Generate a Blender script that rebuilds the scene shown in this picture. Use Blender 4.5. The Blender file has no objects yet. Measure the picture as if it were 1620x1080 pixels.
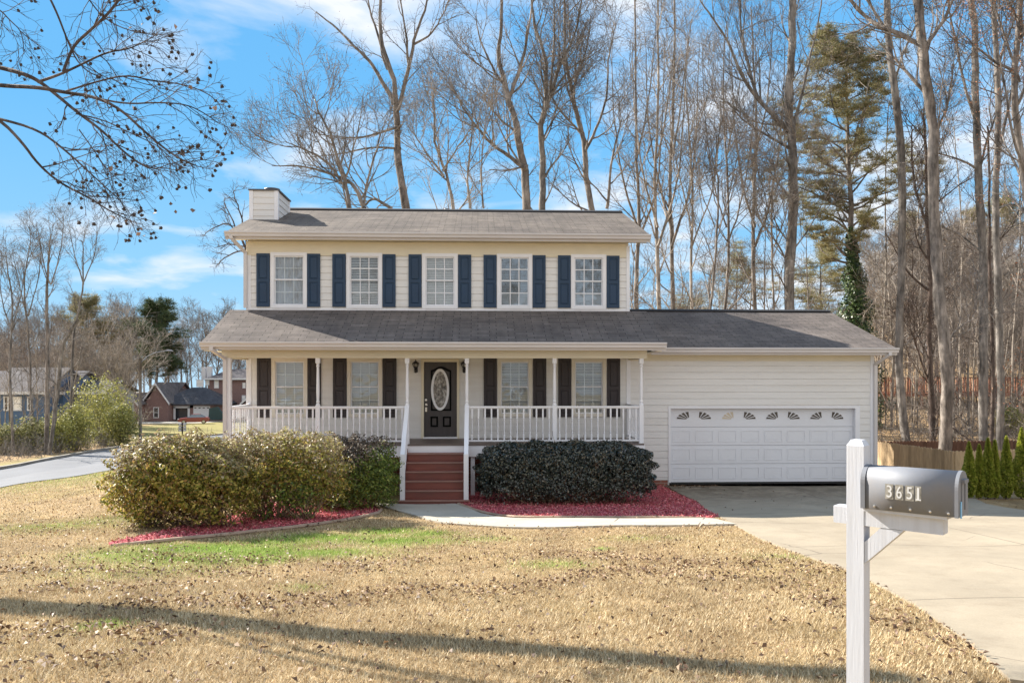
SUN_E = 0; SKY_S = 0
SUN_E = 3.8; SKY_S = 0.15; EXPO = 1.85; CLOUD_SEED = 12.3
CLOUD_C = (1.0, 1.03, 1.08)
CLOUD_SCALE = 2.3
HAZE = 0.0003
GRASS = 1.0
import bpy, math, random
import numpy as np
from mathutils import Vector, Matrix, noise
R = math.radians
YAW = R(2.45); CY, SY = math.cos(YAW), math.sin(YAW)
F = 1260.0; HZ = 600.0; CAMZ = 2.7
scene = bpy.context.scene
COL = scene.collection
rng = np.random.default_rng(7)
random.seed(7)

# ------------------------------------------------------------------ measuring helpers (photo pixel -> real place)
def X(px, Y):
    return Y * math.tan(math.atan((px - 810) / F) + YAW)
def Zp(py, x, Y):
    return CAMZ + (HZ - py) * (x * SY + Y * CY) / F
def P3(px, py, dd):
    r = (px - 810) / F * dd
    return Vector((r * CY + dd * SY, -r * SY + dd * CY, CAMZ + (HZ - py) * dd / F))
def sstep(a, b, x):
    t = np.clip((np.asarray(x, float) - a) / (b - a), 0, 1)
    return t * t * (3 - 2 * t)
def hgt(x, y):
    x = np.asarray(x, float); y = np.asarray(y, float)
    base = np.interp(y, [-60, 0, 3, 8, 14.5, 17, 19.5, 21.5, 30], [0.95, 0.98, 0.80, 0.42, 0.04, -0.13, -0.20, -0.18, -0.3])
    left = base - 0.026 * np.clip(y - 30, 0, 160)
    right = np.interp(y, [-60, 0, 3, 8, 14.5, 17, 19, 20.4, 22.4, 24.5, 30, 40, 60, 80, 115, 170],
                      [0.95, 0.98, 0.80, 0.42, 0.04, -0.13, -0.18, -0.12, -0.35, -1.25, -1.25, -0.3, 0.8, 4.5, 15, 22])
    w = sstep(3, 9, x) * sstep(10, 18, y) * np.where(y > 34, 1 - (1 - sstep(0.36, 0.50, x / np.maximum(y, 1))) * sstep(34, 50, y), 1)
    h = left * (1 - w) + right * w
    drop = 0.09 * np.clip(-7 - x, 0, 14) * sstep(9, 24, y)
    n = 0.02 * np.sin(x * 0.9 + 1.3) * np.sin(y * 0.7 + x * 0.3) + 0.012 * np.sin(x * 2.3 + y * 1.1)
    return h - drop + n * (1 - sstep(19, 21, y) * (x > -7))
def H(x, y): return float(hgt(x, y))
def G(px, py):
    lo, hi = 1.5, 400.0
    for s in range(400):
        dd = 3.0 * 1.012 ** s
        p = P3(px, py, dd)
        if p.z <= H(p.x, p.y):
            a, b = dd / 1.012, dd
            for _ in range(20):
                m = (a + b) / 2; q = P3(px, py, m)
                if q.z <= H(q.x, q.y): b = m
                else: a = m
            q = P3(px, py, b); return (q.x, q.y)
    return (p.x, p.y)

# ------------------------------------------------------------------ materials
def new_mat(name):
    m = bpy.data.materials.new(name); m.use_nodes = True
    nt = m.node_tree; b = nt.nodes['Principled BSDF']
    return m, nt, b
def N(nt, t, **kw):
    n = nt.nodes.new(t)
    for k, v in kw.items():
        if k.startswith('i_'): n.inputs[k[2:].replace('_', ' ')].default_value = v
        else: setattr(n, k, v)
    return n
def c4(c, k=1.0): return (c[0]*k, c[1]*k, c[2]*k, 1)
def ramp(nt, src, stops):
    r = nt.nodes.new('ShaderNodeValToRGB')
    e = r.color_ramp.elements
    e[0].position, e[0].color = stops[0][0], c4(stops[0][1])
    e[1].position, e[1].color = stops[-1][0], c4(stops[-1][1])
    for p, c in stops[1:-1]:
        q = e.new(p); q.color = c4(c)
    nt.links.new(src, r.inputs[0]); return r.outputs[0]
def mixc(nt, fac, a, b, mode='MIX'):
    m = nt.nodes.new('ShaderNodeMix'); m.data_type = 'RGBA'; m.blend_type = mode
    for s, v in ((m.inputs[0], fac), (m.inputs[6], a), (m.inputs[7], b)):
        if isinstance(v, bpy.types.NodeSocket): nt.links.new(v, s)
        elif isinstance(v, (int, float)): s.default_value = v
        else: s.default_value = c4(v)
    return m.outputs[2]
def math_n(nt, op, a, b=0.0, clamp=False):
    m = nt.nodes.new('ShaderNodeMath'); m.operation = op; m.use_clamp = clamp
    for s, v in ((m.inputs[0], a), (m.inputs[1], b)):
        if isinstance(v, bpy.types.NodeSocket): nt.links.new(v, s)
        else: s.default_value = v
    return m.outputs[0]
def coords(nt, scale=(1, 1, 1), kind='Object'):
    tc = nt.nodes.new('ShaderNodeTexCoord'); mp = nt.nodes.new('ShaderNodeMapping')
    nt.links.new(tc.outputs[kind], mp.inputs[0]); mp.inputs['Scale'].default_value = scale
    return mp.outputs[0]
def noise_n(nt, vec, scale, detail=4, rough=0.55):
    n = nt.nodes.new('ShaderNodeTexNoise'); n.inputs['Scale'].default_value = scale
    n.inputs['Detail'].default_value = detail; n.inputs['Roughness'].default_value = rough
    nt.links.new(vec, n.inputs['Vector']); return n.outputs[0]
def bump_n(nt, b, height, strength=0.3, dist=0.01):
    m = nt.nodes.new('ShaderNodeBump'); m.inputs['Strength'].default_value = strength; m.inputs['Distance'].default_value = dist
    nt.links.new(height, m.inputs['Height']); nt.links.new(m.outputs[0], b.inputs['Normal'])
def pm(name, base, rough=0.6, var=0.12, scale=3.0, bump=0.0, bscale=60, stretch=(1, 1, 1), metal=0.0, spec=0.5, dirt=None, dirt_amt=0.3, emit=None):
    m, nt, b = new_mat(name)
    v = coords(nt, stretch)
    n1 = noise_n(nt, v, scale, 5)
    col = ramp(nt, n1, [(0.25, [c*(1-var) for c in base]), (0.75, [c*(1+var) for c in base])])
    if dirt:
        n2 = noise_n(nt, v, scale*0.37, 6, 0.7)
        f = ramp(nt, n2, [(0.5, (0, 0, 0)), (0.75, (dirt_amt,)*3)])
        col = mixc(nt, f, col, dirt)
    nt.links.new(col, b.inputs['Base Color'])
    b.inputs['Roughness'].default_value = rough; b.inputs['Metallic'].default_value = metal
    b.inputs['Specular IOR Level'].default_value = spec
    if bump: bump_n(nt, b, noise_n(nt, v, bscale, 4), bump, 0.01)
    return m
def island_mat(name, stops, rough=0.6, trans=0.0, spec=0.4, attr=None, attr_col=None, nscale=None):
    m, nt, b = new_mat(name)
    g = nt.nodes.new('ShaderNodeNewGeometry')
    src = g.outputs['Random Per Island']
    col = ramp(nt, src, stops)
    if attr:
        a = nt.nodes.new('ShaderNodeAttribute'); a.attribute_name = attr
        col2 = ramp(nt, src, attr_col)
        col = mixc(nt, a.outputs['Fac'], col, col2)
    nt.links.new(col, b.inputs['Base Color']); b.inputs['Roughness'].default_value = rough
    b.inputs['Specular IOR Level'].default_value = spec
    if trans:
        t = nt.nodes.new('ShaderNodeBsdfTranslucent'); nt.links.new(col, t.inputs[0])
        mx = nt.nodes.new('ShaderNodeMixShader'); mx.inputs[0].default_value = trans
        nt.links.new(b.outputs[0], mx.inputs[1]); nt.links.new(t.outputs[0], mx.inputs[2])
        nt.links.new(mx.outputs[0], nt.nodes['Material Output'].inputs[0])
    return m

def shingle_mat(name, base, swap=False):
    m, nt, b = new_mat(name)
    tc = nt.nodes.new('ShaderNodeTexCoord')
    sep = nt.nodes.new('ShaderNodeSeparateXYZ'); nt.links.new(tc.outputs['Object'], sep.inputs[0])
    cmb = nt.nodes.new('ShaderNodeCombineXYZ')
    nt.links.new(sep.outputs[1 if swap else 0], cmb.inputs[0]); nt.links.new(sep.outputs[0 if swap else 1], cmb.inputs[1])
    br = nt.nodes.new('ShaderNodeTexBrick'); nt.links.new(cmb.outputs[0], br.inputs['Vector'])
    br.inputs['Scale'].default_value = 1.0; br.inputs['Brick Width'].default_value = 0.46; br.inputs['Row Height'].default_value = 0.132
    br.inputs['Mortar Size'].default_value = 0.008; br.inputs['Mortar Smooth'].default_value = 0.2; br.inputs['Bias'].default_value = -0.1
    br.offset = 0.37
    br.inputs['Color1'].default_value = c4(base, 0.86); br.inputs['Color2'].default_value = c4(base, 1.18); br.inputs['Mortar'].default_value = c4(base, 0.34)
    n = noise_n(nt, tc.outputs['Object'], 0.7, 5, 0.6)
    st = ramp(nt, n, [(0.3, (0.7, 0.69, 0.7)), (0.7, (1.15, 1.12, 1.08))])
    col = mixc(nt, 1.0, br.outputs[0], st, 'MULTIPLY')
    mp = nt.nodes.new('ShaderNodeMapping'); mp.inputs['Scale'].default_value = (2.2, 0.35, 1) if not swap else (0.35, 2.2, 1)
    nt.links.new(tc.outputs['Object'], mp.inputs[0])
    n2 = noise_n(nt, mp.outputs[0], 3.0, 4, 0.6)
    col = mixc(nt, 0.5, col, ramp(nt, n2, [(0.3, (0.65, 0.65, 0.66)), (0.7, (1.25, 1.22, 1.2))]), 'MULTIPLY')
    g = noise_n(nt, tc.outputs['Object'], 160, 2)
    col = mixc(nt, 0.5, col, ramp(nt, g, [(0.3, (0.7, 0.7, 0.7)), (0.7, (1.3, 1.3, 1.3))]), 'MULTIPLY')
    nt.links.new(col, b.inputs['Base Color']); b.inputs['Roughness'].default_value = 0.9; b.inputs['Specular IOR Level'].default_value = 0.2
    inv = math_n(nt, 'SUBTRACT', 1.0, br.outputs['Fac'])
    bump_n(nt, b, inv, 0.8, 0.01)
    return m
def brick_mat(name, c1, c2, mortar):
    m, nt, b = new_mat(name)
    tc = nt.nodes.new('ShaderNodeTexCoord'); sep = nt.nodes.new('ShaderNodeSeparateXYZ'); nt.links.new(tc.outputs['Object'], sep.inputs[0])
    s = math_n(nt, 'ADD', sep.outputs[0], sep.outputs[1]); cmb = nt.nodes.new('ShaderNodeCombineXYZ')
    nt.links.new(s, cmb.inputs[0]); nt.links.new(sep.outputs[2], cmb.inputs[1])
    br = nt.nodes.new('ShaderNodeTexBrick'); nt.links.new(cmb.outputs[0], br.inputs['Vector'])
    br.inputs['Scale'].default_value = 1.0; br.inputs['Brick Width'].default_value = 0.21; br.inputs['Row Height'].default_value = 0.075
    br.inputs['Mortar Size'].default_value = 0.006
    br.inputs['Color1'].default_value = c4(c1); br.inputs['Color2'].default_value = c4(c2); br.inputs['Mortar'].default_value = c4(mortar)
    nt.links.new(br.outputs[0], b.inputs['Base Color']); b.inputs['Roughness'].default_value = 0.9
    return m
def bark_mat(name, base, scale=6):
    m, nt, b = new_mat(name)
    v = coords(nt, (1, 1, 0.22))
    n1 = noise_n(nt, v, scale, 6, 0.7); n2 = noise_n(nt, coords(nt, (1, 1, 0.6)), scale*0.3, 4, 0.7)
    col = ramp(nt, n1, [(0.36, [c*0.4 for c in base]), (0.62, [c*1.35 for c in base])])
    col = mixc(nt, 0.9, col, ramp(nt, n2, [(0.38, (0.55, 0.55, 0.56)), (0.62, (1.25, 1.25, 1.25))]), 'MULTIPLY')
    nt.links.new(col, b.inputs['Base Color']); b.inputs['Roughness'].default_value = 0.9; b.inputs['Specular IOR Level'].default_value = 0.2
    bump_n(nt, b, n1, 0.6, 0.03)
    return m

M = {}
M['siding'] = pm('siding_paint', (0.74, 0.725, 0.705), 0.55, 0.05, 1.5, 0.12, 40, (0.5, 0.5, 6), dirt=(0.5, 0.45, 0.38), dirt_amt=0.3)
M['cream'] = pm('cream_trim_paint', (0.72, 0.65, 0.50), 0.5, 0.05, 1.2, 0.05, 50, dirt=(0.55, 0.47, 0.33), dirt_amt=0.3)
M['white'] = pm('white_trim_paint', (0.80, 0.80, 0.83), 0.45, 0.04, 1.5, 0.05, 60, dirt=(0.6, 0.57, 0.53), dirt_amt=0.3)
M['gutter'] = pm('gutter_paint', (0.60, 0.57, 0.565), 0.4, 0.06, 1.0, 0.0, 60, (0.6, 1, 1), dirt=(0.42, 0.36, 0.33), dirt_amt=0.5)
M['shutter_up'] = pm('navy_shutter_paint', (0.012, 0.040, 0.088), 0.55, 0.15, 2.0)
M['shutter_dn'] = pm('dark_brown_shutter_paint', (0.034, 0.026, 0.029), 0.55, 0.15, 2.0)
M['shingle'] = shingle_mat('asphalt_shingles', (0.17, 0.148, 0.131))
M['shingle_low'] = shingle_mat('asphalt_shingles_low', (0.165, 0.145, 0.135))
M['ridge'] = pm('ridge_vent_black', (0.03, 0.03, 0.035), 0.8)
M['metal_dark'] = pm('dark_metal', (0.10, 0.10, 0.115), 0.5, 0.1, metal=0.4)
M['black'] = pm('black_metal', (0.012, 0.011, 0.011), 0.4)
M['moulding'] = pm('black_moulding', (0.006, 0.006, 0.006), 0.9, 0.1, spec=0.1); M['steel'] = pm('satin_nickel', (0.6, 0.58, 0.55), 0.3, 0.05, metal=0.9)
M['door'] = pm('dark_stained_door', (0.048, 0.040, 0.041), 0.42, 0.25, 2.0, 0.1, 25, (6, 6, 0.6))
M['tread'] = pm('red_brown_deck_paint', (0.20, 0.058, 0.042), 0.5, 0.2, 3.0, 0.15, 30, (0.6, 3, 3), dirt=(0.10, 0.05, 0.045), dirt_amt=0.6)
M['nosing'] = pm('worn_tread_edge', (0.28, 0.16, 0.13), 0.55, 0.2, 3.0)
M['porchfloor'] = pm('brown_porch_boards', (0.15, 0.115, 0.10), 0.5, 0.15, 3.0)
M['brick'] = brick_mat('red_brick', (0.30, 0.11, 0.075), (0.22, 0.085, 0.06), (0.35, 0.3, 0.26))
M['brick_far'] = brick_mat('far_red_brick', (0.22, 0.12, 0.108), (0.175, 0.095, 0.088), (0.35, 0.28, 0.26))
M['garage'] = pm('white_garage_door_paint', (0.74, 0.75, 0.79), 0.4, 0.02, 1.0, dirt=(0.66, 0.65, 0.66), dirt_amt=0.4)
M['blind_dim'] = pm('grille_between_glass', (0.8, 0.79, 0.77), 0.6, 0.03); M['blind'] = pm('white_blinds', (0.9, 0.87, 0.83), 0.6, 0.03)
M['curtain'] = pm('sheer_curtain', (0.5, 0.5, 0.52), 0.8, 0.08, 2.0)
M['room'] = pm('dim_room', (0.10, 0.09, 0.085), 0.9)
M['fanpane'] = pm('fan_window_dark', (0.06, 0.05, 0.045), 0.15)
M['fantan'] = pm('fan_window_covered', (0.62, 0.52, 0.38), 0.4)
M['rubber'] = pm('door_seal', (0.03, 0.03, 0.03), 0.8)
def glass_mat(k):
    m, nt, b = new_mat('window_glass')
    nt.nodes.remove(b)
    fr = N(nt, 'ShaderNodeFresnel'); fr.inputs[0].default_value = 1.9
    v = coords(nt); nz = noise_n(nt, v, 1.6, 2)
    bp = nt.nodes.new('ShaderNodeBump'); bp.inputs['Strength'].default_value = 0.2; bp.inputs['Distance'].default_value = 0.05
    nt.links.new(nz, bp.inputs['Height'])
    gl = N(nt, 'ShaderNodeBsdfGlossy'); gl.inputs['Roughness'].default_value = 0.02; gl.inputs['Color'].default_value = (.78, .9, 1, 1); nt.links.new(bp.outputs[0], gl.inputs['Normal'])
    tr = N(nt, 'ShaderNodeBsdfTransparent'); tr.inputs[0].default_value = (0.97, 0.985, 0.99, 1)
    mx = N(nt, 'ShaderNodeMixShader'); f2 = math_n(nt, 'MULTIPLY', fr.outputs[0], k, True); nt.links.new(f2, mx.inputs[0])
    nt.links.new(tr.outputs[0], mx.inputs[1]); nt.links.new(gl.outputs[0], mx.inputs[2])
    nt.links.new(mx.outputs[0], nt.nodes['Material Output'].inputs[0]); return m
M['glass'] = glass_mat(0.55); M['glass_sky'] = glass_mat(1.5)
def oval_mat():
    m, nt, b = new_mat('textured_door_glass')
    v = coords(nt, (1, 1, 0.7)); n = noise_n(nt, v, 14, 3, 0.6)
    nt.links.new(ramp(nt, n, [(0.35, (0.07, 0.065, 0.06)), (0.5, (0.22, 0.2, 0.18)), (0.62, (0.45, 0.43, 0.4))]), b.inputs['Base Color'])
    b.inputs['Roughness'].default_value = 0.12; bump_n(nt, b, n, 0.9, 0.03); return m
M['oval'] = oval_mat()

# ------------------------------------------------------------------ mesh builder
class MB:
    def __init__(s): s.v = []; s.f = []; s.m = []; s.n = 0; s.smooth = False
    def add(s, vs, fs, mi=0):
        o = s.n
        s.v.extend(vs); s.n += len(vs)
        for f in fs: s.f.append([i + o for i in f]); s.m.append(mi)
        return s
    def box(s, x0, x1, y0, y1, z0, z1, mi=0):
        if x0 > x1: x0, x1 = x1, x0
        if y0 > y1: y0, y1 = y1, y0
        if z0 > z1: z0, z1 = z1, z0
        vs = [(x0,y0,z0),(x1,y0,z0),(x1,y1,z0),(x0,y1,z0),(x0,y0,z1),(x1,y0,z1),(x1,y1,z1),(x0,y1,z1)]
        return s.add(vs, [(0,3,2,1),(4,5,6,7),(0,1,5,4),(1,2,6,5),(2,3,7,6),(3,0,4,7)], mi)
    def obox(s, c, u, v, w, mi=0):
        c, u, v, w = map(Vector, (c, u, v, w))
        vs = [tuple(c + a*u + b*v + d*w) for d in (-1, 1) for a, b in ((-1,-1),(1,-1),(1,1),(-1,1))]
        return s.add(vs, [(0,3,2,1),(4,5,6,7),(0,1,5,4),(1,2,6,5),(2,3,7,6),(3,0,4,7)], mi)
    def bar(s, a, b, w, h, mi=0, up=(0, 0, 1)):
        a, b = Vector(a), Vector(b); d = (b - a); L = d.length; d.normalize(); up = Vector(up)
        sd = d.cross(up).normalized(); u2 = sd.cross(d)
        return s.obox((a + b) / 2, d * L / 2, sd * w / 2, u2 * h / 2, mi)
    def prism(s, poly, lo, hi, axis='x', mi=0):
        n = len(poly)
        def mk(p, t):
            return (t, p[0], p[1]) if axis == 'x' else ((p[0], t, p[1]) if axis == 'y' else (p[0], p[1], t))
        vs = [mk(p, lo) for p in poly] + [mk(p, hi) for p in poly]
        fs = [tuple(range(n))[::-1], tuple(range(n, 2*n))] + [(i, (i+1) % n, n + (i+1) % n, n + i) for i in range(n)]
        return s.add(vs, fs, mi)
    def tube(s, pts, rad, k=6, cap=True, mi=0):
        pts = [Vector(p) for p in pts]; n = len(pts)
        if not hasattr(rad, '__len__'): rad = [rad] * n
        d0 = (pts[-1] - pts[0])
        ref = Vector((0.13, 0.97, 0.2)) if abs(d0.normalized().y) < 0.8 else Vector((0.97, 0.1, 0.2))
        o = s.n; vs = []
        for i, p in enumerate(pts):
            d = (pts[min(i+1, n-1)] - pts[max(i-1, 0)])
            if d.length < 1e-9: d = Vector((0, 0, 1))
            d.normalize(); u = d.cross(ref).normalized(); w = d.cross(u)
            for j in range(k):
                a = 6.28318 * j / k
                vs.append(tuple(p + (u * math.cos(a) + w * math.sin(a)) * rad[i]))
        fs = []
        for i in range(n-1):
            for j in range(k):
                a = i*k + j; b = i*k + (j+1) % k
                fs.append((a, b, b + k, a + k))
        if cap: fs.append(tuple(range(k))); fs.append(tuple(range((n-1)*k, n*k))[::-1])
        return s.add(vs, fs, mi)
    def lathe(s, prof, c, k=10, mi=0):
        vs = []
        for (r, z) in prof:
            for j in range(k):
                a = 6.28318 * j / k; vs.append((c[0] + r*math.cos(a), c[1] + r*math.sin(a), c[2] + z))
        fs = []
        for i in range(len(prof)-1):
            for j in range(k):
                a = i*k + j; b = i*k + (j+1) % k
                fs.append((a, b, b+k, a+k))
        fs.append(tuple(range(k))[::-1]); fs.append(tuple(range((len(prof)-1)*k, len(prof)*k)))
        return s.add(vs, fs, mi)
    def build(s, name, mats, parent=None, org=(0, 0, 0), smooth=False):
        me = bpy.data.meshes.new(name)
        v = np.array(s.v, dtype=float).reshape(-1, 3) - np.array(org, float)
        me.from_pydata(v.tolist(), [], s.f)
        if not isinstance(mats, (list, tuple)): mats = [mats]
        for m in mats: me.materials.append(m)
        if len(mats) > 1: me.polygons.foreach_set('material_index', s.m)
        if smooth: me.polygons.foreach_set('use_smooth', [True] * len(me.polygons))
        me.update()
        o = bpy.data.objects.new(name, me); COL.objects.link(o)
        if parent is not None: o.parent = parent
        else: o.location = org
        return o
def np_mesh(name, verts, faces, mats, parent=None, org=(0, 0, 0), attr=None, smooth=False):
    """verts (n,3); faces (m,k) all of k corners"""
    me = bpy.data.meshes.new(name)
    verts = np.asarray(verts, dtype=np.float32) - np.array(org, dtype=np.float32)
    faces = np.asarray(faces, dtype=np.int32); m, k = faces.shape
    me.vertices.add(len(verts)); me.vertices.foreach_set('co', verts.ravel())
    me.loops.add(m*k); me.loops.foreach_set('vertex_index', faces.ravel())
    me.polygons.add(m); me.polygons.foreach_set('loop_start', np.arange(0, m*k, k, dtype=np.int32))
    me.polygons.foreach_set('loop_total', np.full(m, k, dtype=np.int32))
    if not isinstance(mats, (list, tuple)): mats = [mats]
    for mt in mats: me.materials.append(mt)
    if attr is not None:
        a = me.attributes.new(attr[0], 'FLOAT', 'POINT'); a.data.foreach_set('value', np.asarray(attr[1], dtype=np.float32))
    if smooth: me.polygons.foreach_set('use_smooth', np.ones(m, dtype=bool))
    me.update(calc_edges=True)
    o = bpy.data.objects.new(name, me); COL.objects.link(o)
    if parent is not None: o.parent = parent
    else: o.location = org
    return o
def tag(o, label=None, cat=None, group=None, kind=None):
    if label: o['label'] = label
    if cat: o['category'] = cat
    if group: o['group'] = group
    if kind: o['kind'] = kind
    return o
def thing(name, label, cat, loc=(0, 0, 0), group=None, rz=0):
    o = bpy.data.objects.new(name, None); COL.objects.link(o); o.location = loc; o.rotation_euler = (0, 0, rz)
    o.empty_display_size = 0.3
    return tag(o, label, cat, group)
def copy_thing(o, loc, rz=0, sc=1.0, label=None, group=None):
    def cp(a, par):
        c = a.copy(); COL.objects.link(c); c.parent = par
        for ch in kids.get(a.name, ()): cp(ch, c)
        return c
    kids = {}
    for q in o.children_recursive: kids.setdefault(q.parent.name, []).append(q)
    c = cp(o, None); c.location = loc; c.rotation_euler = (0, 0, rz)
    c.scale = sc if hasattr(sc, '__len__') else (sc, sc, sc)
    if label: c['label'] = label
    if group: c['group'] = group
    return c
def in_poly(x, y, poly):
    x = np.asarray(x); y = np.asarray(y); ins = np.zeros(x.shape, bool); n = len(poly)
    for i in range(n):
        x1, y1 = poly[i]; x2, y2 = poly[(i+1) % n]
        c = ((y1 > y) != (y2 > y))
        with np.errstate(divide='ignore', invalid='ignore'):
            xi = (x2 - x1) * (y - y1) / (y2 - y1 + 1e-12) + x1
        ins ^= c & (x < xi)
    return ins
def leaf_quads(p, nrm, size, aspect=0.55, fold=0.25, r=None):
    """diamond-ish leaf per point: 4 verts (base, side, tip, side), folded along the middle"""
    r = r or rng
    n = len(p); size = np.asarray(size).reshape(-1, 1) * np.ones((n, 1))
    nrm = nrm / (np.linalg.norm(nrm, axis=1, keepdims=True) + 1e-9)
    t = r.normal(size=(n, 3)); t -= (t*nrm).sum(1, keepdims=True) * nrm; t /= np.linalg.norm(t, axis=1, keepdims=True) + 1e-9
    b = np.cross(nrm, t)
    v = np.empty((n, 4, 3))
    v[:, 0] = p - t*size*0.5
    v[:, 1] = p + b*size*aspect*0.5 + nrm*size*fold*0.5
    v[:, 2] = p + t*size*0.5
    v[:, 3] = p - b*size*aspect*0.5 + nrm*size*fold*0.5
    f = np.arange(n*4).reshape(n, 4)
    return v.reshape(-1, 3), f

# ------------------------------------------------------------------ camera, light, sky
cam = bpy.data.cameras.new('camera'); co = bpy.data.objects.new('camera', cam); COL.objects.link(co)
co.location = (0, 0, CAMZ); co.rotation_euler = (R(90), 0, -YAW)
cam.sensor_width = 36; cam.lens = 36 * F / 1620; cam.shift_y = 60 / 1620; cam.clip_start = 0.1; cam.clip_end = 3000
scene.camera = co
LD = Vector((1.28, -0.843, -1.0)).normalized()      # direction the sunlight travels
sun = bpy.data.lights.new('sun', 'SUN'); so = bpy.data.objects.new('sun', sun); COL.objects.link(so)
sun.energy = SUN_E; sun.angle = R(0.5); sun.color = (1.0, 0.93, 0.82)
so.rotation_euler = LD.to_track_quat('-Z', 'Y').to_euler(); so.location = (-20, 30, 30)
SEL = math.asin(-LD.z); SAZ = math.atan2(-LD.x, -LD.y)
w = bpy.data.worlds.new('World'); scene.world = w; w.use_nodes = True
nt = w.node_tree; bg = nt.nodes['Background']
sky = nt.nodes.new('ShaderNodeTexSky'); sky.sky_type = 'NISHITA'; sky.sun_disc = False
sky.sun_elevation = SEL; sky.sun_rotation = SAZ; sky.altitude = 100; sky.air_density = 1.0; sky.dust_density = 0.4; sky.ozone_density = 2.0
bg.inputs[1].default_value = SKY_S
tc = nt.nodes.new('ShaderNodeTexCoord')
sep = nt.nodes.new('ShaderNodeSeparateXYZ'); nt.links.new(tc.outputs['Generated'], sep.inputs[0])
zz = math_n(nt, 'ADD', math_n(nt, 'MAXIMUM', sep.outputs[2], 0.0), 0.16)
cmb = nt.nodes.new('ShaderNodeCombineXYZ')
nt.links.new(math_n(nt, 'DIVIDE', sep.outputs[0], zz), cmb.inputs[0]); nt.links.new(math_n(nt, 'DIVIDE', sep.outputs[1], zz), cmb.inputs[1])
cmb.inputs[2].default_value = CLOUD_SEED
wisp = nt.nodes.new('ShaderNodeTexNoise'); wisp.inputs['Scale'].default_value = CLOUD_SCALE; wisp.inputs['Detail'].default_value = 8; wisp.inputs['Roughness'].default_value = 0.52
wisp.inputs['Distortion'].default_value = 0.35
nt.links.new(cmb.outputs[0], wisp.inputs['Vector'])
# more cloud towards the right of the view (+x), clearer to the left
bias = math_n(nt, 'ADD', math_n(nt, 'MULTIPLY', sep.outputs[0], 0.13), math_n(nt, 'MULTIPLY', math_n(nt, 'MAXIMUM', math_n(nt, 'MULTIPLY', sep.outputs[1], -1.0), 0.0), 0.7))  # extra unseen cloud behind the camera, added to brighten the shaded facade
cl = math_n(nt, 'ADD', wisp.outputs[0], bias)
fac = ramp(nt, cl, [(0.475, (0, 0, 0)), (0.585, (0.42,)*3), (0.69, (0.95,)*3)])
KX = 1.0 / (SKY_S * 2 ** EXPO)      # display white in sky units
cap = ramp(nt, math_n(nt, 'MAXIMUM', sep.outputs[2], 0.0), [(0.0, (0.55*KX, 0.82*KX, 1.04*KX)), (0.12, (0.33*KX, 0.69*KX, 1.03*KX)), (0.3, (0.185*KX, 0.56*KX, 1.0*KX)), (0.6, (0.14*KX, 0.46*KX, 0.93*KX))])
skyt = mixc(nt, 1.0, sky.outputs[0], cap, 'DARKEN')
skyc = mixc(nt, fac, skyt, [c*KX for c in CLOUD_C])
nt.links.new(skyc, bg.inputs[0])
scene.view_settings.view_transform = 'Standard'; scene.view_settings.look = 'None'
scene.view_settings.exposure = EXPO; scene.view_settings.gamma = 1
scene.cycles.max_bounces = 6; scene.cycles.transparent_max_bounces = 12
# ================================================================== SETTING
def lawn_mat():
    m, nt, b = new_mat('dormant_lawn')
    tc = nt.nodes.new('ShaderNodeTexCoord'); v = tc.outputs['Object']
    n1 = noise_n(nt, v, 0.35, 5, 0.6); n2 = noise_n(nt, v, 9, 4, 0.7); n3 = noise_n(nt, v, 70, 3, 0.7)
    col = ramp(nt, n1, [(0.35, (0.30, 0.22, 0.125)), (0.5, (0.36, 0.27, 0.155)), (0.65, (0.33, 0.265, 0.13))])
    n0 = noise_n(nt, v, 1.1, 4, 0.6); col = mixc(nt, 0.8, col, ramp(nt, n0, [(0.35, (0.6, 0.55, 0.5)), (0.65, (1.22, 1.2, 1.18))]), 'MULTIPLY')
    col = mixc(nt, 0.8, col, ramp(nt, n2, [(0.3, (0.6, 0.58, 0.55)), (0.7, (1.25, 1.22, 1.18))]), 'MULTIPLY')
    col = mixc(nt, 0.8, col, ramp(nt, n3, [(0.3, (0.55, 0.53, 0.5)), (0.7, (1.35, 1.32, 1.3))]), 'MULTIPLY')
    a = nt.nodes.new('ShaderNodeAttribute'); a.attribute_name = 'green'
    gcol = ramp(nt, n2, [(0.3, (0.10, 0.16, 0.03)), (0.7, (0.25, 0.32, 0.07))])
    col = mixc(nt, a.outputs['Fac'], col, gcol)
    a2 = nt.nodes.new('ShaderNodeAttribute'); a2.attribute_name = 'litter'
    n4 = noise_n(nt, v, 3.5, 6, 0.75)
    lcol = ramp(nt, n4, [(0.35, (0.22, 0.14, 0.075)), (0.5, (0.37, 0.25, 0.14)), (0.65, (0.48, 0.35, 0.20))])
    col = mixc(nt, a2.outputs['Fac'], col, lcol)
    nt.links.new(col, b.inputs['Base Color']); b.inputs['Roughness'].default_value = 0.95; b.inputs['Specular IOR Level'].default_value = 0.1
    bump_n(nt, b, n3, 0.5, 0.03); return m
M['lawn'] = lawn_mat()

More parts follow.
